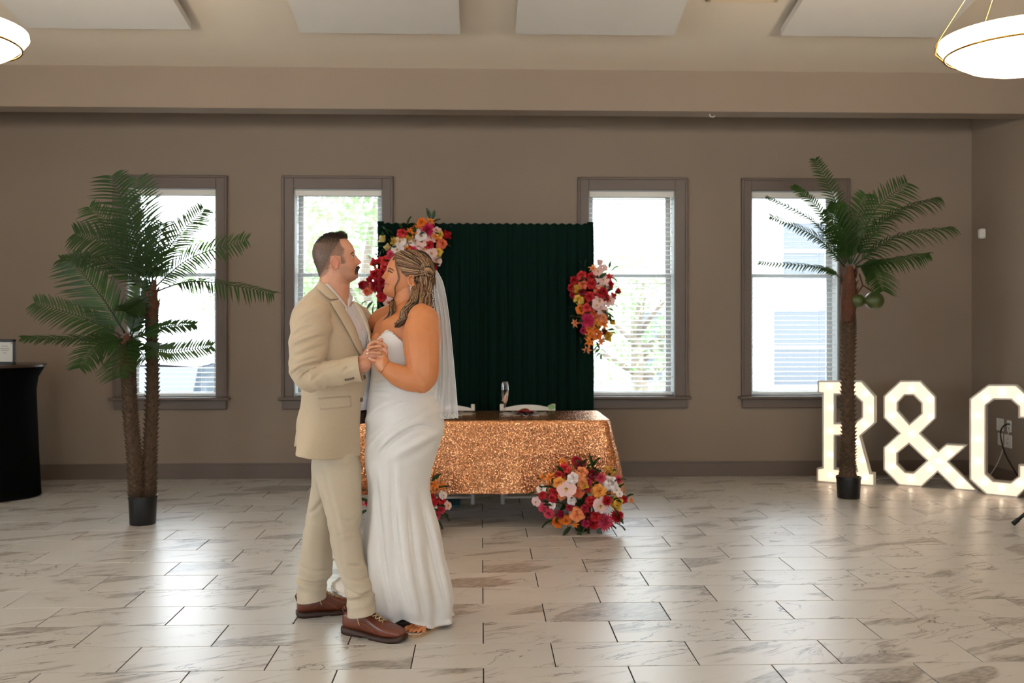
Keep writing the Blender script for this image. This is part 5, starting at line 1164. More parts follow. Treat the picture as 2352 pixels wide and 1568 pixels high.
for p in me.polygons:
    if len(p.vertices) > 4: continue
    c = p.center; x, y = proj(c); n = Vector((c.x - S(768, 600).x, c.y - YP, c.z - S(768, 596).z)).normalized(); top = np.clip((566 - y) / 22, 0, 1)
    if top < .3 and rnd.random() < .25 + .35 * max(0, (y - 590) / 45): continue
    for k in range(1):
        q = c + Vector((rnd.uniform(-1, 1), rnd.uniform(-1, 1), rnd.uniform(-1, 1))) * .0016; L = (.004 + .010 * top) * rnd.uniform(.7, 1.3); fwd = Vector((.5 * top - .35 * (1 - top), 0, -.55 * (1 - top)))
        if x > 780 and y < 552: L *= 1.25; fwd = Vector((-.1, 0, .7)); L += .005 * rnd.random()
        d = (n + fwd + Vector((rnd.gauss(0, .2), rnd.gauss(0, .2), rnd.gauss(0, .2)))).normalized(); s_ = d.orthogonal().normalized() * (.0006 + .0004 * top); t_ = d.cross(s_)
        tgt = tops if top > .35 else br
        tgt.add([q - s_ - t_ * .6, q + s_ - t_ * .6, q + t_, q + d * L], [(0, 1, 3), (1, 2, 3), (2, 0, 3)])
tag(br.build('side_hair_bristles', HAIRG, cap), kind='stuff'); tag(tops.build('top_hair_bristles', HAIRD, cap), kind='stuff')
tf_ = MB()
for i in range(150):
    x = rnd.uniform(771, 798); y = float(np.interp(x, [770, 780, 798], [538, 538.5, 547])); b = S(x, y, rnd.uniform(-.035, .035)); L = rnd.uniform(.010, .026) * (1.15 - abs(x - 786) / 26)
    d = Vector((rnd.uniform(-.35, .45), rnd.uniform(-.3, .3), 1)).normalized(); w = d.orthogonal().normalized() * .0012
    tf_.tube([b - d * .006, b + d * L * .5 + Vector((.001, 0, 0)), b + d * L + Vector((rnd.uniform(.0, .005), 0, -.001))], [.0014, .0011, .0002], 4)
tag(tf_.build('spiky_fringe', HAIRD, cap), kind='stuff')

# ---------------------------------------------------------------- GROOM clothes
LINEN = mat('beige_linen', (192, 171, 142), .85, vary=.06, vscale=220, bump=.22, bscale=500, bdist=.0012, sheen=.15, detail=6); LINT = mat('beige_linen_trousers', (192, 176, 151), .85, vary=.05, vscale=260, bump=.2, bscale=520, bdist=.0012, sheen=.15, detail=6)
SHIRT = mat('white_cotton', (226, 222, 222), .8, vary=.03, vscale=60, bump=.12, bscale=240, bdist=.001)
PHI = math.radians(30); GU = Vector((-math.sin(PHI), -math.cos(PHI), 0)); GV = Vector((math.cos(PHI), -math.sin(PHI), 0))
gj = [(650, 733, 800, 1.1), (665, 722, 806, 1.4), (680, 706, 813, 1.65), (695, 694, 822, 1.8), (712, 684, 832, 1.75), (740, 678, 846, 1.6), (775, 678, 856, 1.48), (810, 682, 859, 1.42), (850, 690, 859, 1.42), (890, 698, 858, 1.42), (930, 698, 856, 1.42), (970, 694, 856, 1.55), (1005, 690, 856, 1.68), (1040, 687, 856, 1.78)]
def gring(y, sc=1.0):
    L_, R_2, k = [interp(gj, y, i) for i in (1, 2, 3)]; hx = (R_2 - L_) / 2 * PXM * sc; b = hx / math.sqrt(math.cos(PHI) ** 2 + (k * math.sin(PHI)) ** 2); return S((L_ + R_2) / 2, y), k * b, b
def gpt(y, th, sc=1.0, dz=0.0):
    c, a, b = gring(y, sc); return c + GU * (a * math.cos(th)) + GV * (b * sp(math.sin(th), .95)) + Vector((0, 0, dz))
def gtheta(y, x, near):
    T = np.linspace(0, 2 * math.pi, 721) if False else np.linspace(-math.pi / 2, math.pi * 1.2, 700); X = np.array([proj(gpt(y, t))[0] for t in T]); im = int(np.argmax(X))
    if near: seg = range(im, 0, -1)
    else: seg = range(im, len(T))
    for i in seg:
        if X[i] <= x: return T[i]
    return T[im]
nearE = [(650, 739), (660, 751), (680, 771), (700, 784), (720, 797), (748, 813), (775, 822), (806, 832), (830, 839), (869, 844), (900, 837), (921, 829), (960, 830), (1000, 831), (1025, 830), (1040, 826)]
farE = [(650, 799), (690, 809), (712, 820), (740, 834), (756, 841), (782, 847), (820, 853), (860, 855), (890, 846), (930, 828), (1040, 812)]
jk = MB(); rows = []; NC = 90
for i in range(81):
    y = 650 + 378 * (i / 80) ** 1.0; tn = gtheta(y, float(np.interp(y, *zip(*nearE))), True); tf2 = gtheta(y, float(np.interp(y, *zip(*farE))), False) - 2 * math.pi; row = []
    for j in range(NC + 1):
        th = tn + (tf2 - tn) * j / NC; fold = .004 * math.sin(y * .05 + 4 * th) * min(1, max(0, (y - 700) / 80)) + .007 * noise.noise((th * 1.6, y * .018, 4.2)); fl2 = .012 * max(0, (y - 960) / 80) * math.sin(3 * th + 1)
        c, a, b = gring(y); p = gpt(y, th); d = (p - c); d.z = 0; d.normalize(); hemdz = (.012 * max(0, 1 - (th - tf2) / (tn - tf2) * 1.0)) if i == 80 else 0
        row.append(p + d * (fold + fl2) + Vector((0, 0, -.012 * math.cos(th) * max(0, (y - 988) / 40) - .030 * max(0, math.sin(th)) * max(0, (y - 900) / 128) ** 2)))
    rows.append(row)
jk.grid(rows)
jme = evaluated(jk, [('SOLIDIFY', dict(thickness=.007, offset=-1.0)), ('SUBSURF', dict(levels=1, render_levels=1))], 'jacket'); jme.materials.append(LINEN)
jacket = link('jacket', jme, groot)
# sleeves
def sleeve(pts, mt, name, parent, seed, flat=.95):
    A = catmull([(*S(p[0], p[1], p[2]), p[3] * PXM) for p in pts], 64); P = [Vector(a[:3]) for a in A]; R = [a[3] for a in A]; m = MB(); rows = []; u = Vector((1, 0, 0)); n = 40
    for i in range(64):
        t = (P[min(i + 1, 63)] - P[max(i - 1, 0)]).normalized(); u = (u - t * u.dot(t)).normalized(); w = t.cross(u); row = []
        for j in range(n):
            a = 2 * math.pi * j / n; bend = math.exp(-((i - 38) / 11) ** 2); cr = 1 - 2 * abs(math.sin(i * .62 + 1.1 * math.sin(a + .5) + seed)); r = R[i] * (1 + .15 * bend * cr * (.65 - .35 * math.sin(a)) + .055 * (1 - 2 * abs(math.sin(i * .26 + 1.3 * math.cos(a + .6)))) + .08 * noise.noise((math.cos(a) * 1.3, math.sin(a) * 1.3, i * .12 + seed)))
            row.append(P[i] + u * (r * math.cos(a)) + w * (r * flat * math.sin(a)))
        rows.append(row)
    # cuff turned inwards, shoulder cap closed
    last = rows[-1]; c = sum((Vector(q) for q in last), Vector()) / n; rows.append([Vector(q).lerp(c, .12) for q in last]); rows.append([Vector(q).lerp(c, .14) - (P[-1] - P[-2]).normalized() * .05 for q in last])
    f0 = rows[0]; c0 = sum((Vector(q) for q in f0), Vector()) / n; d = (P[0] - P[1]).normalized(); rows = [[Vector(q).lerp(c0, .65) + d * R[0] * .55 for q in f0], [Vector(q).lerp(c0, .25) + d * R[0] * .36 for q in f0]] + rows
    m.grid(rows, True, False); m.add(rows[0], [tuple(range(n - 1, -1, -1))]); me = evaluated(m, [('SUBSURF', dict(levels=1, render_levels=1))], name); me.materials.append(mt); return link(name, me, parent)
slv = sleeve([(727, 716, -.175, 38), (716, 742, -.205, 44), (710, 775, -.225, 43.5), (707, 810, -.245, 41.5), (704, 842, -.262, 38), (708, 864, -.272, 34), (735, 863, -.28, 30), (768, 857, -.283, 29), (800, 851, -.285, 29), (829, 846, -.285, 29.5)], LINEN, 'sleeve', jacket, 3)
sleeve([(795, 716, .165, 36), (822, 745, .21, 40), (850, 775, .26, 38), (880, 795, .31, 34), (910, 797, .31, 30), (940, 790, .27, 26), (965, 783, .235, 25)], LINEN, 'sleeve', jacket, 8)
def crease(o, conv, lines, subdiv=0):
    """press folds into a garment along pixel polylines; each line: (points, depth m, width px, ridge m)"""
    me = o.data; n = len(me.vertices); co = np.empty(n * 3); me.vertices.foreach_get('co', co); co = co.reshape(-1, 3); no = np.empty(n * 3); me.vertices.foreach_get('normal', no); no = no.reshape(-1, 3)
    f = co[:, 0] * sA + co[:, 1] * cA; px = CX + F * (co[:, 0] * cA - co[:, 1] * sA) / f; py = HY - F * (co[:, 2] - H) / f
    view = co - np.array([0, 0, H]); view /= np.linalg.norm(view, axis=1)[:, None]; face = np.clip(-(no * view).sum(1) * 3, 0, 1); tot = np.zeros(n)
    for pts, dep, w, rid in lines:
        L = catmull([conv(*q) for q in pts], 40); d = np.full(n, 1e9); s = np.zeros(n); t = np.zeros(n)
        for k in range(39):
            a, b = L[k], L[k + 1]; e = b - a; l2 = (e * e).sum() + 1e-9; u = np.clip(((px - a[0]) * e[0] + (py - a[1]) * e[1]) / l2, 0, 1); dx, dy = px - a[0] - u * e[0], py - a[1] - u * e[1]; dd = np.hypot(dx, dy); m = dd < d
            d[m] = dd[m]; s[m] = np.sign(e[0] * dy - e[1] * dx)[m]; t[m] = ((k + u) / 39)[m]
        fade = np.sin(np.pi * np.clip(t, .03, .97)) ** .6
        tot += fade * (-dep * np.exp(-(d / w) ** 2) + rid * np.exp(-((d - 2.2 * w) / (1.3 * w)) ** 2) * np.where(s < 0, 1, .4))
    co = co + no * (tot * face)[:, None]; me.vertices.foreach_set('co', co.ravel()); me.update()
k5 = lambda x, y: (650 + x / 6.03, 640 + y / 6.03)
crease(slv, k5, [([(108, 1345), (250, 1232), (400, 1182), (530, 1158)], .014, 3.2, .007), ([(150, 1390), (260, 1280), (390, 1210)], .010, 2.6, .005), ([(220, 1420), (300, 1310), (385, 1240)], .008, 2.6, .004), ([(390, 1430), (480, 1330), (570, 1265)], .007, 3, .004), ([(150, 935), (330, 860), (540, 795)], .008, 3.5, .005), ([(160, 1070), (380, 985), (575, 925)], .008, 3.5, .005),
                 ([(150, 800), (260, 705), (430, 655)], .007, 3, .004), ([(240, 580), (390, 480), (490, 455)], .007, 3, .004), ([(300, 610), (440, 530), (570, 530)], .006, 3, .004), ([(820, 1300), (880, 1245), (970, 1222)], .005, 3, .003), ([(600, 1230), (680, 1200), (800, 1150)], .005, 3, .003), ([(170, 1190), (330, 1130), (480, 1090)], .006, 3, .003)])
BUT = mat('horn_button', (112, 92, 76), .4)
JB = obj_bvh(jacket)
def sheet(bvh, inner, outer, n, m, off, th, mt, name, parent, bulge=0.0):
    """a cloth flap laid on a surface between two pixel curves"""
    I = catmull(inner, n); O = catmull(outer, n); rows = []; lastY = None
    for i in range(n):
        row = [None] * m; nn0 = Vector((0, -1, 0))
        for j in range(m - 1, -1, -1):           # from the lying edge towards the free edge; past the cloth edge, carry on straight
            q = I[i] + (O[i] - I[i]) * j / (m - 1); h, nn = hit(bvh, q[0], q[1]); bg_ = off + bulge * math.sin(math.pi * j / (m - 1))
            ref = row[j + 1].y if j < m - 1 else lastY
            if h is None or (ref is not None and abs(h.y - ref) > .035):
                if j < m - 2: row[j] = at(q[0], q[1], row[j + 1].y + max(-.004, min(.004, row[j + 1].y - row[j + 2].y)))
                else: row[j] = at(q[0], q[1], ref if ref is not None else YP - .2)
            else: row[j] = h + nn * bg_; nn0 = nn
        lastY = row[m - 1].y; rows.append(row)
    mm = MB(); mm.grid(rows); me = evaluated(mm, [('SOLIDIFY', dict(thickness=th, offset=0.0))], name); me.materials.append(mt); return link(name, me, parent)
sheet(JB, [(737.5, 650), (749, 660), (762, 674), (775, 689)], [(730, 667), (739, 675), (748, 684), (757, 690)], 14, 6, .010, .006, LINEN, 'collar', jacket, .004)
sheet(JB, [(777, 692), (790, 712), (811.5, 748), (821, 776), (829, 806), (833.5, 822)], [(755.5, 696), (766, 713), (787, 748), (803, 777), (818, 806), (832.5, 825)], 30, 8, .010, .006, LINEN, 'lapel', jacket, .005)
sheet(JB, [(811, 690), (823, 714), (842, 756), (849, 790)], [(816, 692), (829, 713), (846.5, 753), (852.5, 788)], 16, 4, .004, .004, LINEN, 'lapel', jacket, .002)
def seam(bvh, px, r, name, parent, mt=None, off=.0005):
    P = []
    for x, y in catmull(px, 24):
        h, nn = hit(bvh, x, y)
        if h is not None and (not P or abs(h.y - P[-1].y) < .08): P.append(h + nn * off)
    if len(P) > 2: MB().tube(P, r, 5).build(name, mt, parent, True)
sheet(JB, [(731, 915), (760, 912), (804.5, 909.5)], [(736, 940.5), (765, 938), (806, 934)], 14, 6, .004, .004, LINEN, 'pocket_flap', jacket, .001)
seam(JB, [(730, 914.5), (760, 911.5), (805, 909)], .0016, 'pocket_seam', jacket, LINEN)
for x, y in ((831.5, 918), (837.5, 866)):
    h, nn = hit(JB, x - 2, y)
    if h is not None: M = Matrix.Translation(h + nn * .003) @ nn.to_track_quat('Z', 'Y').to_matrix().to_4x4(); b = MB().lathe([(0, .003), (.006, .0035), (.010, .002), (.0105, -.002), (0, -.002)], (0, 0, 0), 16); b.v = [tuple(M @ Vector(v)) for v in b.v]; b.build('button', BUT, jacket, True)
SB = obj_bvh(slv)
for x, y in ((794, 874.5), (799.7, 874), (805.5, 872.6), (811, 871)):
    h, nn = hit(SB, x, y - 3)
    if h is not None: M = Matrix.Translation(h + nn * .002) @ nn.to_track_quat('Z', 'Y').to_matrix().to_4x4(); b = MB().lathe([(0, .002), (.003, .0025), (.0052, .0015), (.0055, -.002), (0, -.002)], (0, 0, 0), 12); b.v = [tuple(M @ Vector(v)) for v in b.v]; b.build('button', BUT, slv, True)
# rear vent flap
vf = MB(); o_ = catmull([(702, 893), (692, 935), (682, 985), (676.5, 1028)], 16); i_ = catmull([(718, 893), (710, 930), (700, 980), (690, 1018)], 16)
vf.grid([[S(*o_[i], -.02), S(*(o_[i] * .5 + i_[i] * .5), -.045), S(*i_[i], -.06)] for i in range(16)]); vm = evaluated(vf, [('SOLIDIFY', dict(thickness=.006)), ('SUBSURF', dict(levels=2, render_levels=2))], 'vent_flap'); vm.materials.append(LINEN); link('vent_flap', vm, jacket)
# shirt
sh = MB(); rows = []
for i in range(40):
    y = 697 + (940 - 697) * i / 39; row = []
    for j in range(64):
        th = 2 * math.pi * j / 64; row.append(gpt(y, th, .93 if y > 712 else .93 - .05 * (712 - y) / 15) + GV * (.006 * noise.noise((th * 3, y * .03, 1)) + (.004 * math.sin(y * .16) * max(0, (y - 780) / 100) if y > 780 else 0)))
    rows.append(row)
sh.grid(rows, True); shm = evaluated(sh, [('SUBSURF', dict(levels=1, render_levels=1))], 'shirt'); shm.materials.append(SHIRT); shirt = link('shirt', shm, groot)
# shirt collar: near leaf folded over a band round the neck, and the far leaf
def strip(inner, outer, dI, dO, name, n=20, m=6):
    I = catmull([(*a, d) for a, d in zip(inner, dI)], n); O = catmull([(*a, d) for a, d in zip(outer, dO)], n); mm = MB()
    mm.grid([[S(*((I[i] + (O[i] - I[i]) * j / (m - 1))[:2]), (I[i] + (O[i] - I[i]) * j / (m - 1))[2] - .004 * math.sin(math.pi * j / (m - 1))) for j in range(m)] for i in range(n)])
    me = evaluated(mm, [('SOLIDIFY', dict(thickness=.003, offset=0.0))], name); me.materials.append(SHIRT); return link(name, me, shirt)
strip([(736, 643), (752, 651), (768, 667), (780, 681), (791, 695), (799, 707)], [(729, 650), (742, 663), (754, 674), (770, 691), (785, 708), (797, 720)], [.01, -.070, -.084, -.084, -.080, -.075], [.01, -.075, -.098, -.105, -.105, -.098], 'collar')
strip([(796, 668), (797.5, 680), (798.5, 692), (799, 706)], [(804, 673), (810.5, 685), (806.5, 694), (801, 704)], [.045, .0, -.04, -.07], [.06, .03, -.02, -.062], 'collar')
strip([(736, 643), (752, 646), (772, 655), (797, 668)], [(731, 650), (748, 655), (770, 664), (800, 676)], [.01, .072, .082, .05], [.01, .08, .092, .06], 'collar')
SHB = obj_bvh(shirt); seam(SHB, [(803, 700), (815, 722), (829, 752), (838, 785), (843, 810)], .0012, 'placket_seam', shirt, SHIRT)
for x, y in ((805, 703), (818, 727), (830, 757), (839, 792)):
    h, nn = hit(SHB, x, y)
    if h is not None: MB().ball(h, (.0045, .0045, .0045), 8, 5).build('button', mat('pearl_button', (206, 202, 200), .3), shirt, True)
# belt
bl_ = MB(); rows = []
for k, y in enumerate((944, 952, 962, 970)): rows.append([gpt(y, 2 * math.pi * j / 48, .95) for j in range(48)])
bl_.grid(rows, True); bl_.build('belt', mat('brown_belt', (58, 34, 24), .5), groot, True)
# trousers: two legs and a seat
def leg_rows(tab, m_, seed, n=48):
    rows = []; T = catmull(tab, m_)
    for i, (y, l, r, hy, dY) in enumerate(T):
        x0, yy = c2(l, y); x1, _ = c2(r, y); c = S((x0 + x1) / 2, yy, dY); hx = (x1 - x0) / 2 * (YP + dY) / F; row = []
        for j in range(n):
            a = 2 * math.pi * j / n; low = max(0, (y - 850) / 350)
            cuff = math.exp(-((y - tab[-1][0] + 120) / 90) ** 2); w = 1 + .035 * noise.noise((math.cos(a) * 1.5, math.sin(a) * 1.5, y * .010 + seed)) + .075 * cuff * (1 - 2 * abs(math.sin(y * .036 + 1.2 * math.sin(a + seed) + seed))) + .035 * math.exp(-((y - 690) / 130) ** 2) * (1 - 2 * abs(math.sin(y * .03 + 1.6 * math.sin(a) + 2 * seed))) + .025 * math.exp(-((y - 230) / 90) ** 2) * math.sin(y * .05 + 2 * a)
            crease = .02 * math.exp(-((a - 5.3) / .12) ** 2)
            row.append(c + Vector((hx * sp(math.cos(a), .92) * (w + crease), hy * sp(math.sin(a), .92) * w, 0)))
        rows.append(row)
    return rows
tr_ = MB()
for tab, sd in ((nearL, 1.0), (farL, 5.0)):
    rows = leg_rows(tab, 70, sd); r1 = rows[-1]; c = sum((Vector(q) for q in r1), Vector()) / len(r1)
    # cuff hem dips at the heel and rides up over the instep
    for k, q in enumerate(r1):
        f = math.cos(2 * math.pi * k / len(r1)); r1[k] = Vector(q) + Vector((0, 0, .012 * f - .004))
    rows.append([Vector(q).lerp(c, .06) + Vector((0, 0, .002)) for q in r1]); rows.append([Vector(q).lerp(c, .07) + Vector((0, 0, .05)) for q in r1])
    tr_.grid(rows, True); tr_.add(rows[0], [tuple(range(len(rows[0]) - 1, -1, -1))])
tme_ = evaluated(tr_, [('SUBSURF', dict(levels=1, render_levels=1))], 'trousers'); tme_.materials.append(LINT); trs = link('trousers', tme_, groot)
recalc(trs); crease(trs, c2, [([(478, 1205), (560, 1190), (665, 1135)], .010, 3, .006), ([(462, 1110), (560, 1165), (650, 1130)], .008, 3, .005), ([(578, 600), (490, 650), (410, 640)], .006, 4, .004), ([(565, 710), (470, 735), (400, 760)], .006, 4, .004), ([(600, 930), (560, 960), (480, 960)], .007, 3.5, .004), ([(630, 1040), (560, 1060), (470, 1050)], .007, 3.5, .004),
                 ([(135, 1060), (240, 1085), (340, 1062)], .010, 3, .006), ([(200, 610), (260, 565), (320, 490)], .006, 4, .004), ([(140, 960), (240, 1000), (360, 990)], .006, 3.5, .004), ([(300, 200), (340, 400), (400, 650), (450, 950)], .004, 5, .003), ([(540, 200), (480, 260), (400, 270)], .005, 4, .003)])
# socks
for tab_, tp in ((nearL, gr(826, 1448)), (farL, gr(716, 1412))):
    q = leg_path(tab_); a_ = S(*q[-3][:3]); MB().tube([a_, Vector((tp.x, tp.y, .12)), Vector((tp.x, tp.y, .05))], [.042, .040, .036], 14).build('sock', mat('black_sock', (16, 16, 18), .9), groot, True)
# shoes
LEATH = mat('brown_leather', (104, 48, 26), .38, vary=.28, vscale=16, bump=.15, bscale=160, bdist=.001, coat=.25); SOLE = mat('brown_rubber_sole', (54, 30, 18), .55); LACE = mat('tan_lace', (206, 178, 132), .8); STIT = mat('tan_stitch', (170, 104, 62), .7)
def shoe(heel, toe, heel_lift, lab):
    d = Vector((toe.x - heel.x, toe.y - heel.y, 0)); Ln = d.length; d.normalize(); w = Vector((-d.y, d.x, 0)); base = Vector((heel.x, heel.y, 0))
    r = bpy.data.objects.new('shoe', None)
    def P(x, y, z): return base + d * (x * Ln) + w * y + Vector((0, 0, z))
    prof = [(0, .020, .085, .022), (.03, .030, .100, .021), (.10, .036, .104, .020), (.20, .038, .098, .019), (.30, .039, .114, .017), (.37, .040, .132, .015), (.45, .042, .116, .013), (.55, .046, .094, .012), (.68, .050, .076, .012), (.80, .050, .066, .013), (.90, .044, .058, .016), (.97, .030, .047, .021), (1.0, .014, .036, .026)]
    A = catmull(prof, 44); rows = []
    for x, hw, zt, zb_ in A:
        row = []
        for j in range(24):
            a = 2 * math.pi * j / 24; s, c = math.sin(a), math.cos(a); row.append(P(x, hw * sp(c, .75), zb_ + (zt - zb_) * (.5 + .5 * sp(s, .8)) if s >= 0 or True else 0))
        rows.append(row)
    m = MB(); m.grid(rows, True, True); up = m.build('shoe', LEATH, groot, True); tag(up, lab)
    # sole with a rocker toe, slightly proud of the upper
    rows = []
    for x, hw, zt, zb_ in A:
        h = hw + .006; top = zb_ + .006; rock = max(0, (x - .82) / .18) ** 2 * .012 + max(0, (.12 - x) / .12) ** 2 * .006 + (.006 if .38 < x < .5 else 0); xx = x * 1.03 - .012
        rows.append([P(xx, h, rock), P(xx, h + .002, (top + rock) / 2), P(xx, h, top), P(xx, h * .8, top + .004), P(xx, -h * .8, top + .004), P(xx, -h, top), P(xx, -h - .002, (top + rock) / 2), P(xx, -h, rock)])
    m = MB(); m.grid(rows, True, True); m.build('sole', SOLE, up, True)
    bv = obj_bvh(up)
    def top_at(x, y):
        h = bv.ray_cast(P(x, y, .3), Vector((0, 0, -1))); return h[0] + Vector((0, 0, .002)) if h[0] is not None else P(x, y, .08)
    lc = MB()
    for k in range(5):
        x = .40 + .058 * k; ww = .022 - .001 * k
        lc.tube([top_at(x, -ww), top_at(x + .02, 0) + Vector((0, 0, .003)), top_at(x + .045, ww)], .0025, 6); lc.tube([top_at(x, ww), top_at(x + .02, 0) + Vector((0, 0, .005)), top_at(x + .045, -ww)], .0025, 6)
    lc.tube([top_at(.40, -.02), top_at(.35, -.034) + Vector((0, 0, .0)), P(.33, -.052, .085), P(.36, -.052, .06)], .0022, 6); lc.build('laces', LACE, up, True)
    st = MB()
    for sd in (-1, 1):
        st.tube([P(.25, sd * .041, .05), P(.34, sd * .043, .068), P(.46, sd * .0455, .066), P(.58, sd * .0495, .045), P(.62, sd * .0515, .03)], .0012, 5); st.tube([P(.06, sd * .036, .085), P(.2, sd * .040, .082), P(.30, sd * .0405, .092)], .0012, 5)
    st.tube([top_at(.70, y) for y in (-.04, -.02, 0, .02, .04)], .0012, 5); st.build('stitching', STIT, up, True)
    tn = MB(); tn.grid([[P(.30, -.02, .12), P(.30, 0, .127), P(.30, .02, .12)], [P(.34, -.026, .14), P(.34, 0, .147), P(.34, .026, .14)], [P(.40, -.026, .122), P(.40, 0, .128), P(.40, .026, .122)], [P(.46, -.024, .105), P(.46, 0, .112), P(.46, .024, .105)]]); tn.build('tongue', LEATH, up, True)
    tb2 = MB(); tb2.tube([P(-.005, 0, .08), P(-.03, 0, .105), P(-.01, 0, .118), P(.02, 0, .1)], .004, 6, True, 2.2); tb2.build('pull_tab', LEATH, up, True)
    return up
shoe(gr(792, 1450), gr(929, 1473.5), 0, 'brown leather lace-up shoe with its toe beside the sandal'); shoe(gr(683, 1416.5), gr(822, 1400), 0, 'brown leather lace-up shoe set back behind the other')
# ---------------------------------------------------------------- BRIDE body
btab = [(575, 940, 955, .012), (577, 928, 964, .032), (581, 915, 974, .05), (587, 905, 982, .061), (594, 898, 987, .068), (602, 893, 990, .073), (611, 889.5, 992, .0755), (618, 888.5, 992, .0765), (624, 887, 991, .076), (630, 886.5, 989, .075), (637, 886, 986, .073), (643, 885.5, 982, .071),
        (649, 884.5, 978, .068), (655, 884.5, 974, .064), (660, 883, 970, .059), (666, 879.5, 966, .051), (671, 880.5, 962, .043), (676, 885.5, 958, .033), (682, 893, 955, .022)]
def bfeat(y, l):
    nz = float(np.interp(y, [616, 622, 628, 633, 636.5, 639, 642, 645], [0, 2, 5.5, 8.5, 10, 7, 1.5, 0])); ws = float(np.interp(y, [618, 628, 637, 642], [.006, .0075, .0115, .013]))
    return nz * G(l, 0, ws) + .8 * G(y, 614, 3.5) * G(l, .02, .02) - 3.8 * G(y, 623.5, 4.5) * G(l, .030, .013) + 2.4 * G(y, 649, 2.0) * G(l, 0, .016) + 2.0 * G(y, 655.5, 2.0) * G(l, 0, .014) + 2.6 * G(y, 641, 8) * G(l, .040, .016) - 1.8 * G(y, 652.3, .9) * G(l, 0, .022)
bb_ = MB(); head_grid(bb_, btab, -1, 0, bfeat); ear(bb_, 945.5, 645, 7.5, 12, -.080, .1, -1); ear(bb_, 945.5, 645, 7.5, 12, .080, .1, -1)
limb(bb_, [(938, 650, 0, 28), (936, 680, 0, 29), (930, 705, 0, 32), (928, 725, 0, 40)], 24)
limb(bb_, [(932, 722, -.01, 34), (952, 728, -.09, 36), (972, 737, -.165, 36)], 20); limb(bb_, [(926, 722, .02, 32), (905, 728, .09, 33), (880, 738, .155, 32)], 20)
# trunk
tr2 = [(716, 900, 972, .10, 0), (735, 870, 992, .155, 0), (760, 858, 1008, .165, 0), (790, 856, 1013, .168, 0), (820, 860, 1005, .16, 0), (850, 864, 994, .152, 0), (890, 860, 994, .158, 0), (930, 852, 1006, .175, 0), (975, 852, 1012, .185, 0), (1010, 856, 1004, .18, 0)]
rows = []
for y, l, r, hy, dY in catmull(tr2, 40): c = S((l + r) / 2, y, dY); hx = (r - l) / 2 * PXM; rows.append([c + Vector((hx * math.cos(a), hy * math.sin(a), 0)) for a in [2 * math.pi * j / 40 for j in range(40)]])
bb_.grid(rows, True, True)
limb(bb_, [(880, 790, -.075, 30), (878, 800, -.075, 30)], 20); limb(bb_, [(872, 786, .06, 28), (870, 798, .06, 28)], 20)
limb(bb_, [(972, 738, -.17, 36), (968, 766, -.20, 41), (969, 800, -.225, 40), (972, 835, -.245, 36.5), (973, 862, -.255, 32), (968, 876, -.26, 26)], 22, .9)
limb(bb_, [(971, 872, -.26, 27), (945, 871, -.267, 27), (918, 863, -.274, 24.5), (896, 851, -.279, 19.5), (880, 841, -.281, 15.5), (874, 835, -.281, 14)], 20, .85)
limb(bb_, [(880, 740, .16, 32), (850, 762, .24, 28), (815, 778, .30, 22), (785, 762, .31, 17), (768, 745, .30, 13)], 16)
limb(bb_, [(768, 745, .30, 13), (752, 735, .285, 14), (742, 728, .27, 12)], 12, .7)
for k in range(4): limb(bb_, [(745 + 3 * k, 724 + 6 * k, .275, 4.2), (730 + 3 * k, 716 + 7 * k, .25, 4), (722 + 3 * k, 716 + 7 * k, .225, 3.6)], 8)
for d in (-.085, .08): limb(bb_, [(930, 985, d, 48), (925, 1100, d, 40), (930, 1230, d * .9 + .02, 27), (945, 1360, d * .8 + .03, 18), (950, 1412, d * .8 + .03, 17)], 16)
# left hand: palm behind, fingers over the groom's hand, thumb up
limb(bb_, [(*k10(860, 900), -.281, 14), (*k10(810, 780), -.272, 14), (*k10(790, 640), -.268, 13.5), (*k10(770, 520), -.264, 10)], 14, .62)
for P_ in ([(790, 470, .008), (740, 400, -.004), (640, 362, -.012), (540, 400, -.012), (475, 470, -.006)], [(810, 560, .004), (760, 475, -.012), (640, 482, -.020), (520, 508, -.020), (466, 560, -.014)], [(825, 640, .004), (760, 640, -.016), (620, 622, -.024), (500, 622, -.022), (450, 642, -.018)], [(815, 760, .004), (740, 825, -.014), (620, 805, -.022), (540, 782, -.02), (500, 756, -.016)]): finger(bb_, P_, -.276, 7.8)
finger(bb_, [(840, 720, .01), (830, 560, .018), (810, 420, .018), (790, 320, .014)], -.27, 8.2)
# near foot in a sandal
ft = [gr(1000, 1440), gr(975, 1447), gr(958, 1450)]
fd = Vector((-.55, -.83, 0)); fd.normalize(); fw = Vector((-fd.y, fd.x, 0)); fc = gr(948, 1460) - fd * .10
bb_.tube([fc - fd * .10 + Vector((0, 0, .12)), fc - fd * .08 + Vector((0, 0, .085)), fc - fd * .04 + Vector((0, 0, .055)), fc + fd * .03 + Vector((0, 0, .037)), fc + fd * .07 + Vector((0, 0, .031))], [.030, .032, .031, .025, .016], 14, True, 1.25)
toes = [(.041, .080, .0072), (.024, .094, .0076), (.006, .103, .0080), (-.013, .108, .0086), (-.036, .106, .0118)]
for o_, L_, r in toes:
    p0 = fc + fw * o_ * .8 + fd * .045 + Vector((0, 0, .032)); p1 = fc + fw * o_ + fd * (L_ - .012) + Vector((0, 0, .015 + r * 1.25)); p2 = fc + fw * o_ * 1.02 + fd * L_ + Vector((0, 0, .014 + r * .85)); bb_.tube([p0, p0.lerp(p1, .6), p1, p2, p2 + fd * r * .6], [r, r * .95, r, r * .85, r * .3], 10)
bme = evaluated(bb_, [('REMESH', dict(mode='VOXEL', voxel_size=.0030)), ('SMOOTH', dict(factor=.5, iterations=2))], 'bride_body')
SKINB = (206, 132, 84)
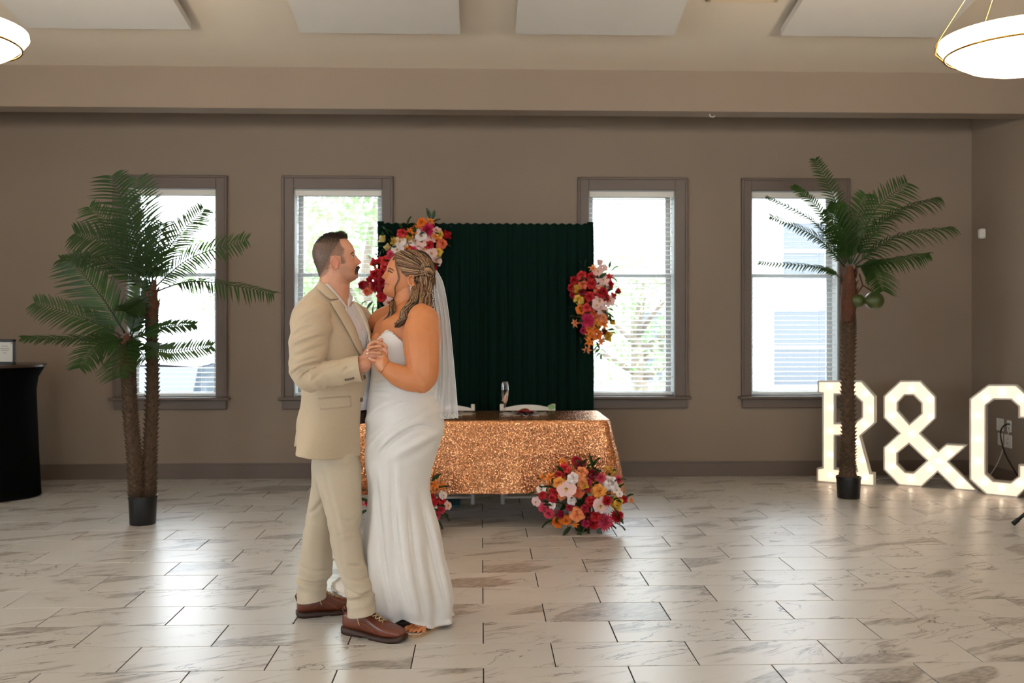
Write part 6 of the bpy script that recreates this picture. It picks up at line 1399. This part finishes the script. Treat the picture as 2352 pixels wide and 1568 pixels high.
paint(bme, SKINB, [(lambda x, y, l: gs(x, 902, 12) * gs(y, 642, 10) * .45, (212, 112, 84)), (lambda x, y, l: gs(y, 652, 5.2) * (x < 894) * (x > 874) * (np.abs(l) < .026) * (y > 645.5) * (y < 658) * .85, (184, 86, 80)),
                   (lambda x, y, l: (y < 690) * .18, (222, 160, 118)), (lambda x, y, l: (x < 880) * (y > 780) * (y < 850) * .55, (220, 166, 132))])
SKB = mat('skin_bride', SKINB, .46, vary=.05, vscale=30, bump=.10, bscale=450, bdist=.0008, sss=.12, attr='pigment', spec=.4); bme.materials.append(SKB)
broot = empty('person', (S(940, 1420).x, YP, 0), 'person in a white strapless gown and long veil, holding hands and dancing', 'person', 'dancing couple')
bbody = link('body', bme, broot); BB = obj_bvh(bbody)
eye(broot, 898, 623.5, .029, -1, .0110, mat('iris_brown', (60, 38, 26), .2), mat('eyelid_bride', (176, 110, 78), .5))
BRB = mat('bride_brow', (84, 54, 38), .7)
face_tube(BB, [(891.5, 615.5), (896, 616), (901, 618.5), (906, 622.5)], [.0014, .0026, .0024, .001], BRB, broot, 'eyebrow', .0008)
face_tube(BB, [(890.5, 622), (895, 622.5), (900, 625.5), (903, 627)], [.001, .0022, .002, .0008], LASH, broot, 'eyelashes', .0012)
face_tube(BB, [(881.5, 651.8), (886, 651.6), (891.5, 653.2), (893.5, 651.2)], [.0012, .0013, .0010, .0006], mat('lip_line', (120, 46, 44), .6), broot, 'lip_line', .0002)
# nails
NAIL = mat('blush_nail', (236, 206, 192), .25, coat=.5)
for q, dY in (((458, 560), -.298), ((452, 641), -.303), ((504, 757), -.300)):
    x, y = k10(*q); h, nn = hit(BB, x + .6, y)
    if h is not None: MB().ball(h, (.0062, .003, .0042), 8, 5).build('fingernail', NAIL, broot, True)
h, nn = hit(BB, *k10(775, 645))
rp = S(*k10(790, 640), -.286)
rg_ = MB(); rg_.tube([rp + Vector((.002 * math.cos(t), .0095 * math.sin(t), .0095 * math.cos(t))) for t in [2 * math.pi * i / 20 for i in range(21)]], .0016, 6, False); rg_.build('ring', mat('white_gold', (200, 196, 190), .15, 1.0), broot, True)
DIA = mat('crystal', (235, 235, 240), .05, 0, spec=1.0, emit=0.0, coat=1.0)
for k in range(len(toes)):
    o_, L_, r = toes[k]; p = fc + fw * o_ * 1.02 + fd * (L_ + r * .1) + Vector((0, 0, .0155 + r * 1.7)); MB().ball(p, (r * .5, r * .5, r * .2), 8, 5).build('toenail', mat('toenail_pink', (222, 160, 138), .3, coat=.4), broot, True)

# ---------------------------------------------------------------- gown
GOWN = mat('ivory_satin', (226, 220, 212), .55, vary=.02, vscale=20, bump=.05, bscale=300, bdist=.0006, sheen=.2); LACEW = mat('white_lace', (228, 224, 218), .6, vary=.12, vscale=260, bump=.8, bscale=260, bdist=.003)
dr = [(750, 852, 1004, .174, 0), (765, 851, 1008, .176, 0), (790, 849, 1012, .180, 0), (820, 853, 1006, .174, 0), (850, 856, 1000, .168, 0), (885, 852, 1001, .172, 0), (915, 847, 1008, .183, 0), (945, 844, 1016, .194, 0), (975, 843, 1019, .20, 0), (1000, 842, 1015, .20, 0), (1040, 841, 1002, .19, 0), (1070, 842, 992, .18, 0), (1100, 846.5, 987, .17, 0), (1130, 848, 987, .165, 0), (1165, 846, 993, .165, .005), (1205, 840, 1007, .168, .01), (1250, 834, 1015, .172, .015),
      (1290, 836, 1021, .178, .02), (1330, 839, 1030, .185, .03), (1360, 842, 1036, .18, .045), (1390, 846, 1039, .172, .065), (1412, 848, 1036, .168, .08), (1425, 846, 1042, .168, .085)]
NB = 144; top = []
for j in range(NB):
    a = math.degrees(2 * math.pi * j / NB) % 360; d = (a - 215 + 180) % 360 - 180     # d = 0 at the chest centre, + towards the near side
    yt = 794 - 30 * math.exp(-((abs(d) - 34) / 20) ** 2) - 6 * math.exp(-(d / 60) ** 2)
    top.append(yt)
rows = []; ND = 150; hemc = S(940, 1425, .08)
for i in range(ND + 1):
    t = i / ND; row = []
    for j in range(NB):
        a = 2 * math.pi * j / NB; y = top[j] + (1425 - top[j]) * t; l, r, hy, dY = [interp(dr, y, k) for k in (1, 2, 3, 4)]; c = S((l + r) / 2, y, dY); hx = (r - l) / 2 * (YP + dY) / F
        low = max(0, (y - 1080) / 340); f = 0
        f += low ** .8 * (.022 * (1 - 2 * abs(math.sin(3.5 * a + .6 + .4 * math.sin(2 * a) + y * .0008))) + .010 * math.sin(13 * a + 3 + y * .004)) * (1 - .45 * max(0, math.cos(a)) ** 4 - .3 * max(0, -math.cos(a)) ** 4)
        ru = math.exp(-((y - 876) / 26) ** 4) ; f += ru * .0075 * abs(math.sin(a)) * math.sin(y * .62 + 1.1 * math.sin(a * 3) + .8 * math.sin(a))
        dg_ = math.exp(-((y - 975) / 62) ** 4); ph = y * .085 + (math.cos(a) * 1.0) * 5.2 - math.sin(a) * 1.5; f += dg_ * .017 * abs(math.sin(a)) ** .8 * (max(0, math.sin(ph)) ** 2.2 + .5 * max(0, math.sin(ph * 1.63 + 1.3)) ** 2 - .3)
        f += .003 * noise.noise((math.cos(a) * 2, math.sin(a) * 2, y * .02)) * min(1, low * 3 + .4); ad = math.degrees(a) % 360; dd = (ad - 215 + 180) % 360 - 180
        if y < 850: f += .010 * math.exp(-((y - 790) / 25) ** 2) * math.exp(-((abs(dd) - 38) / 26) ** 2)
        p = c + Vector(((hx + f) * math.cos(a), (hy + f) * math.sin(a), 0)); p.z = max(p.z, .004)
        if t > .93:   # the hem rides over the foot
            q = (t - .93) / .07; p.z += .052 * q * math.exp(-(((ad - 267 + 180) % 360 - 180) / 20) ** 2); p.z += .008 * q * (math.sin(9 * a) + 1) * .5
        row.append(p)
    rows.append(row)
dm = MB(); dm.grid(rows, True)
dme = evaluated(dm, [('SOLIDIFY', dict(thickness=.003, offset=-1.0))], 'gown'); dme.materials.append(GOWN); gown = link('gown', dme, broot)
k57 = lambda x, y: (660 + x / 5.737, 860 + y / 5.737)
crease(gown, k57, [([(1080, 1120), (1200, 905), (1400, 710), (1620, 575), (1830, 470)], .011, 4.5, .008), ([(1130, 1190), (1300, 960), (1500, 800), (1750, 690), (2010, 745)], .011, 5, .008), ([(1090, 560), (1350, 435), (1720, 325), (1930, 270)], .007, 4, .006), ([(1380, 715), (1560, 612), (1660, 550)], .007, 3, .004),
                   ([(1100, 150), (1300, 165), (1500, 205)], .005, 2.4, .004), ([(1110, 60), (1280, 70), (1400, 95)], .005, 2.4, .004), ([(1105, 105), (1280, 118), (1440, 150)], .005, 2.2, .004), ([(1100, 200), (1350, 215), (1640, 245)], .005, 2.6, .004), ([(1080, 260), (1400, 300), (1800, 270)], .005, 3, .004)])
crease(gown, c2, [([(790, 250), (800, 650), (850, 1030), (910, 1260)], .012, 6, .009), ([(660, 300), (700, 700), (735, 1000), (790, 1270)], .012, 6, .009), ([(1000, 540), (1080, 900), (1160, 1220)], .010, 5, .008), ([(900, 500), (930, 850), (990, 1200), (1020, 1350)], .010, 6, .008)])
# beaded neckline edge
bd_ = MB(); rnd = random.Random(31)
for j in range(NB):
    ad = math.degrees(2 * math.pi * j / NB) % 360; dd = (ad - 215 + 180) % 360 - 180
    if abs(dd) < 88:
        for k in range(6): p = Vector(rows[0][j]).lerp(Vector(rows[0][(j + 1) % NB]), rnd.random()); bd_.ball(p + Vector((0, 0, rnd.uniform(-.012, .004))) + Vector((math.cos(2 * math.pi * j / NB), math.sin(2 * math.pi * j / NB), 0)) * .003, rnd.uniform(.0018, .0032), 5, 3)
tag(bd_.build('beaded_neckline', LACEW, gown, True), kind='stuff')
# train spreading on the floor behind the groom's feet
trn = MB(); A0 = catmull([tuple(gr(855, 1440)), tuple(gr(850, 1395)), tuple(gr(870, 1362)), tuple(gr(930, 1345)), tuple(gr(1000, 1352))], 30); A1 = catmull([tuple(gr(790, 1372)), tuple(gr(768, 1360)), tuple(gr(786, 1335)), tuple(gr(870, 1322)), tuple(gr(985, 1330))], 30); R0 = []
for i in range(30):
    row = []
    for j in range(12):
        t = j / 11; q = Vector(A0[i]).lerp(Vector(A1[i]), t); z = .004 + .055 * (1 - t) ** 2 + .012 * math.sin(i * 1.1 + 3 * t) * (1 - .6 * t) + .012; row.append(Vector((q.x, q.y, max(z, .004))))
    R0.append(row)
trn.grid(R0); tm_ = evaluated(trn, [('SOLIDIFY', dict(thickness=.003))], 'train'); tm_.materials.append(GOWN); link('train', tm_, gown)
lt = MB()
for i in range(29):
    p = R0[i][-1]; q = R0[i + 1][-1]
    for k in range(3):
        s_ = p.lerp(q, k / 3); lt.tube([s_, s_ + Vector((-.012, -.004, .014 * random.random())), s_ + Vector((-.018, .006, .006)), s_ + Vector((-.004, .008, .0))], .0025, 5)
tag(lt.build('lace_edge', LACEW, gown, True), kind='stuff')
# sandal
sd_ = MB(); ol = [(-.11, .028), (-.08, .034), (0, .038), (.06, .044), (.10, .042), (.122, .028), (.13, .01)]
pts = [(x, -w) for x, w in ol] + [(x, w * 1.05) for x, w in reversed(ol)]
v0 = [fc + fd * x + fw * w + Vector((0, 0, .0005)) for x, w in pts]; v1 = [v + Vector((0, 0, .012)) for v in v0]; n_ = len(pts)
sd_.add(v0 + v1, [tuple(range(n_)), tuple(range(2 * n_ - 1, n_ - 1, -1))] + [(i, (i + 1) % n_, n_ + (i + 1) % n_, n_ + i) for i in range(n_)]); so_ = sd_.build('sandal', mat('tan_sandal', (176, 142, 104), .5), broot); recalc(so_)
ins_ = MB(); v2 = [fc + fd * x * .985 + fw * w * .95 + Vector((0, 0, .0135)) for x, w in pts]; ins_.add(v2, [tuple(range(n_ - 1, -1, -1))]); recalc(ins_.build('insole', mat('cream_insole', (214, 202, 184), .6), so_))
# earrings
for s_ in (-1, 1):
    c = S(943.5, 656, s_ * .090); e = MB().ball(c, .0032, 8, 5)
    for k, (dx, dz) in enumerate(((.002, -.006), (-.003, -.010), (.001, -.016), (-.002, -.021), (.002, -.027), (-.001, -.033), (0, -.041))): e.ball(c + Vector((dx, 0, dz)), .0036 - .0003 * k, 8, 5)
    e.build('earring', DIA, broot, True)
br_ = S(884, 843, -.281)
bt = MB(); ax = (S(896, 851, -.279) - S(878, 840, -.281)).normalized(); u_ = ax.orthogonal().normalized(); w_ = ax.cross(u_)
bt.tube([br_ + (u_ * math.cos(t) + w_ * math.sin(t)) * .0335 for t in [2 * math.pi * i / 28 for i in range(29)]], .0012, 5, False); bt.build('bracelet', mat('thin_gold', (190, 150, 90), .25, 1.0), broot, True)

# ---------------------------------------------------------------- hair
H1 = mat('bride_hair_root', (46, 31, 22), .6, vary=.35, vscale=160, spec=.25); H2 = mat('bride_hair_brown', (112, 78, 50), .5, vary=.25, vscale=140); H3 = mat('bride_hair_blonde', (164, 130, 92), .5, vary=.2, vscale=140)
def bhair(x, y, l):
    if y < 588: return x > float(np.interp(y, [570, 578, 588], [900, 903, 906]))
    return x > float(np.interp(y, [588, 600, 612, 622, 632, 640, 650, 660], [907, 911, 915, 920, 930, 953, 957, 960]))
hb = MB(); head_grid(hb, btab, -1, 0, None, 3.2, .007, 96, 90, bhair, 1.0); bcap = hb.build('hair', H1, broot, True)
vol = MB(); rows = []
for y, l, r, hy, dY in catmull([(598, 955, 993, .06, 0), (620, 952, 997, .076, 0), (645, 955, 998.5, .083, 0), (670, 950, 999.5, .085, 0), (695, 944, 1001, .088, -.005), (712, 946, 1000, .085, -.01), (724, 962, 997, .06, -.01)], 40):
    c = S((l + r) / 2, y, dY); hx = (r - l) / 2 * PXM; rows.append([c + Vector((hx * math.cos(a), hy * math.sin(a), 0)) * (1 + .05 * math.sin(7 * a + y * .1)) if False else c + Vector((hx * math.cos(a) * (1 + .04 * math.sin(9 * a + y * .12)), hy * math.sin(a) * (1 + .04 * math.sin(9 * a + y * .12)), 0)) for a in [2 * math.pi * j / 48 for j in range(48)]])
vol.grid(rows, True, True)
limb(vol, [(965, 662, -.085, 12), (954, 690, -.12, 15), (942, 710, -.15, 14), (930, 728, -.165, 11), (920, 740, -.165, 7), (912, 748, -.16, 3)], 14, .7)
limb(vol, [(902, 692, -.03, 4), (900, 708, -.07, 7), (896, 724, -.085, 8), (888, 736, -.09, 6), (878, 742, -.085, 3)], 12, .7)
vo = vol.build('long_hair', H1, bcap, True); HB = obj_bvh(bcap, vo)
st = {0: MB(), 1: MB(), 2: MB()}; rnd = random.Random(44)
def strand(px, r, mi, off=.003, wave=0.0, wn=2.0, ph=0.0, m=26, lift=0.0):
    P = []; C = catmull(px, m); lastd = None
    for i, (x, y) in enumerate(C):
        t = i / (m - 1); d = C[min(i + 1, m - 1)] - C[max(i - 1, 0)]; nn2 = np.array([-d[1], d[0]]) / (np.hypot(*d) + 1e-6); w = wave * math.sin(2 * math.pi * wn * t + ph) * min(1, t * 2.5); x += nn2[0] * w; y += nn2[1] * w
        h, nn = hit(HB, x, y)
        if h is None: h = at(x, y, lastd if lastd else YP - .03); nn = Vector((0, -1, 0))
        elif lastd is not None and h.y - lastd > .03: h = at(x, y, lastd + .008)
        lastd = h.y; P.append(h + nn * off + Vector((0, -lift * math.sin(math.pi * t), 0)))
    R = [r * PXM * min(1, .35 + 3 * i / m, .25 + 2.6 * (m - 1 - i) / m) for i in range(m)]; st[mi].tube(P, R, 6, True, .6)
def pick(): return rnd.choice((0, 0, 1, 1, 1, 2))
# swept back to the twist
for i in range(110):
    t = i / 109; a = catmull([(930, 634), (920, 622), (915, 610), (910, 598), (907, 588), (913, 580.5), (928, 576.5), (942, 575), (956, 576.5)], 110)[i]; e = (985 + rnd.uniform(-4, 3), 618 + 8 * (1 - t) + rnd.uniform(-3, 3)); mx = (a[0] * .5 + e[0] * .5 + rnd.uniform(-2, 2), a[1] * .5 + e[1] * .5 - 7 * t + 3 * (1 - t) + rnd.uniform(-1, 1)); strand([tuple(a), mx, e], rnd.uniform(1.0, 1.9), pick() if t < .75 else rnd.choice((0, 0, 1, 1, 2)), .0045)
# crown over the back
for i in range(60):
    t = i / 59; a = (945 + 44 * t, 575.5 + 22 * t ** 2); e = (980 + 15 * t, 640 - 8 * t + rnd.uniform(-4, 4)); strand([a, (a[0] * .45 + e[0] * .55 + 5, a[1] * .5 + e[1] * .5), e], rnd.uniform(1.1, 2.0), rnd.choice((0, 0, 1, 1, 2)), .0045)
# twist knot
for i in range(7): strand([(974 + i, 616 + 2 * i), (984, 614 + 2.5 * i), (991, 622 + 2 * i), (986, 632 + i)], 2.2, rnd.choice((0, 1, 2)), .006)
# long waves down the back and over the shoulder
for i in range(110):
    t = i / 109; a = (956 + 40 * t + rnd.uniform(-2, 2), 640 - 14 * t + rnd.uniform(-4, 4)); e = (948 + 50 * t + rnd.uniform(-3, 3), 706 + 14 * rnd.random() - 4 * abs(t - .5)); strand([a, (a[0] - 1, a[1] + 28), (e[0] + 1, e[1] - 26), e], rnd.uniform(1.5, 2.8), pick(), .004, rnd.uniform(2, 4.5), rnd.uniform(1.2, 1.8), rnd.uniform(0, 6.28), 30)
for i in range(44):
    o = rnd.uniform(-11, 11); strand([(962 + o * .6, 655 + rnd.uniform(-6, 6)), (953 + o, 688), (938 + o, 712), (925 + o * .8, 732), (913 + o * .5, 748 + rnd.uniform(-5, 6))], rnd.uniform(1.5, 2.6), pick(), .005, rnd.uniform(2, 4), 2.2, rnd.uniform(0, 1.5), 34)
for i in range(24):
    o = rnd.uniform(-6, 6); strand([(904 + o * .4, 688), (901 + o, 708), (896 + o, 726), (886 + o * .6, 740), (872 + o * .5, 744)], rnd.uniform(1.3, 2.2), pick(), .005, 2.5, 1.6, rnd.uniform(0, 1.2), 26)
# loose face framing locks
HB2 = HB; HB = obj_bvh(bcap, vo, bbody)
for i in range(9):
    o = rnd.uniform(-2.2, 2.2); strand([(915 + o, 583), (911 + o, 605), (914 + o, 628), (917 + o, 645), (909 + o * .6, 662), (906 + o * .5, 680), (903 + o * .5, 692)], rnd.uniform(.7, 1.2), rnd.choice((1, 2, 2)), .004, 2.2, 2.0, .4 + .2 * rnd.random(), 34)
for i in range(10):
    o = rnd.uniform(-3, 3); strand([(918 + o, 579), (909 + o * .6, 588), (904 + o * .5, 598)], rnd.uniform(.6, 1.0), rnd.choice((1, 2)), .003)
for i, (m_, nm) in enumerate(((H1, 'dark_strands'), (H2, 'brown_strands'), (H3, 'blonde_strands'))): tag(st[i].build(nm, m_, bcap, True), kind='stuff')

# ---------------------------------------------------------------- veil
TUL = see_through('white_tulle', (244, 242, 240), .5, .8); TULE = see_through('tulle_edge', (244, 244, 244), .75, .8)
rgt = catmull([(1003, 621), (1017, 648), (1026, 690), (1034, 750), (1041, 820), (1047, 890), (1052.5, 956)], 60); lft = catmull([(990, 617), (991, 650), (996, 700), (1001, 745), (1001, 800), (996, 880), (985, 957)], 60)
def veil_layer(dn, df, ph, u0, u1, nm):
    rows = []
    for i in range(60):
        t = i / 59; row = []
        for j in range(25):
            u = u0 + (u1 - u0) * j / 24; x, y = lft[i] + (rgt[i] - lft[i]) * u; yd = dn + (df - dn) * u ** 1.3; yd = yd * (.25 + .75 * min(1, t * 2.2)) + (1 - min(1, t * 2.2)) * (-.02 + .07 * u)
            row.append(S(x, y, yd + .014 * min(1, t * 3) * math.sin(u * 22 + ph + 1.2 * t)))
        rows.append(row)
    m = MB(); m.grid(rows); o = m.build(nm, TUL, broot, True); return rows, o
v1_, vo1 = veil_layer(-.09, .03, .3, 0, 1, 'veil'); v2_, vo2 = veil_layer(.16, .05, 1.7, 0.05, .985, 'veil_back_layer')
ed = MB(); ed.tube([r[-1] for r in v1_], .0016, 5); ed.build('veil_edge', TULE, vo1, True)
lc = MB(); rnd = random.Random(9)
for vv in (v1_, v2_):
    for j in range(24):
        for k in range(7):
            p = Vector(vv[-1][j]).lerp(Vector(vv[-1][j + 1]), rnd.random()); lc.ball(p + Vector((0, rnd.uniform(-.004, .004), rnd.uniform(-.008, .010))), rnd.uniform(.002, .0045), 5, 3)
for i in range(9, 27):
    for k in range(4): p = Vector(v1_[i][0]).lerp(Vector(v1_[i + 1][0]), rnd.random()); lc.ball(p + Vector((rnd.uniform(-.004, .004), -.006, 0)), rnd.uniform(.0015, .0028), 5, 3)
tag(lc.build('lace_beads', LACEW, vo1, True), kind='stuff')
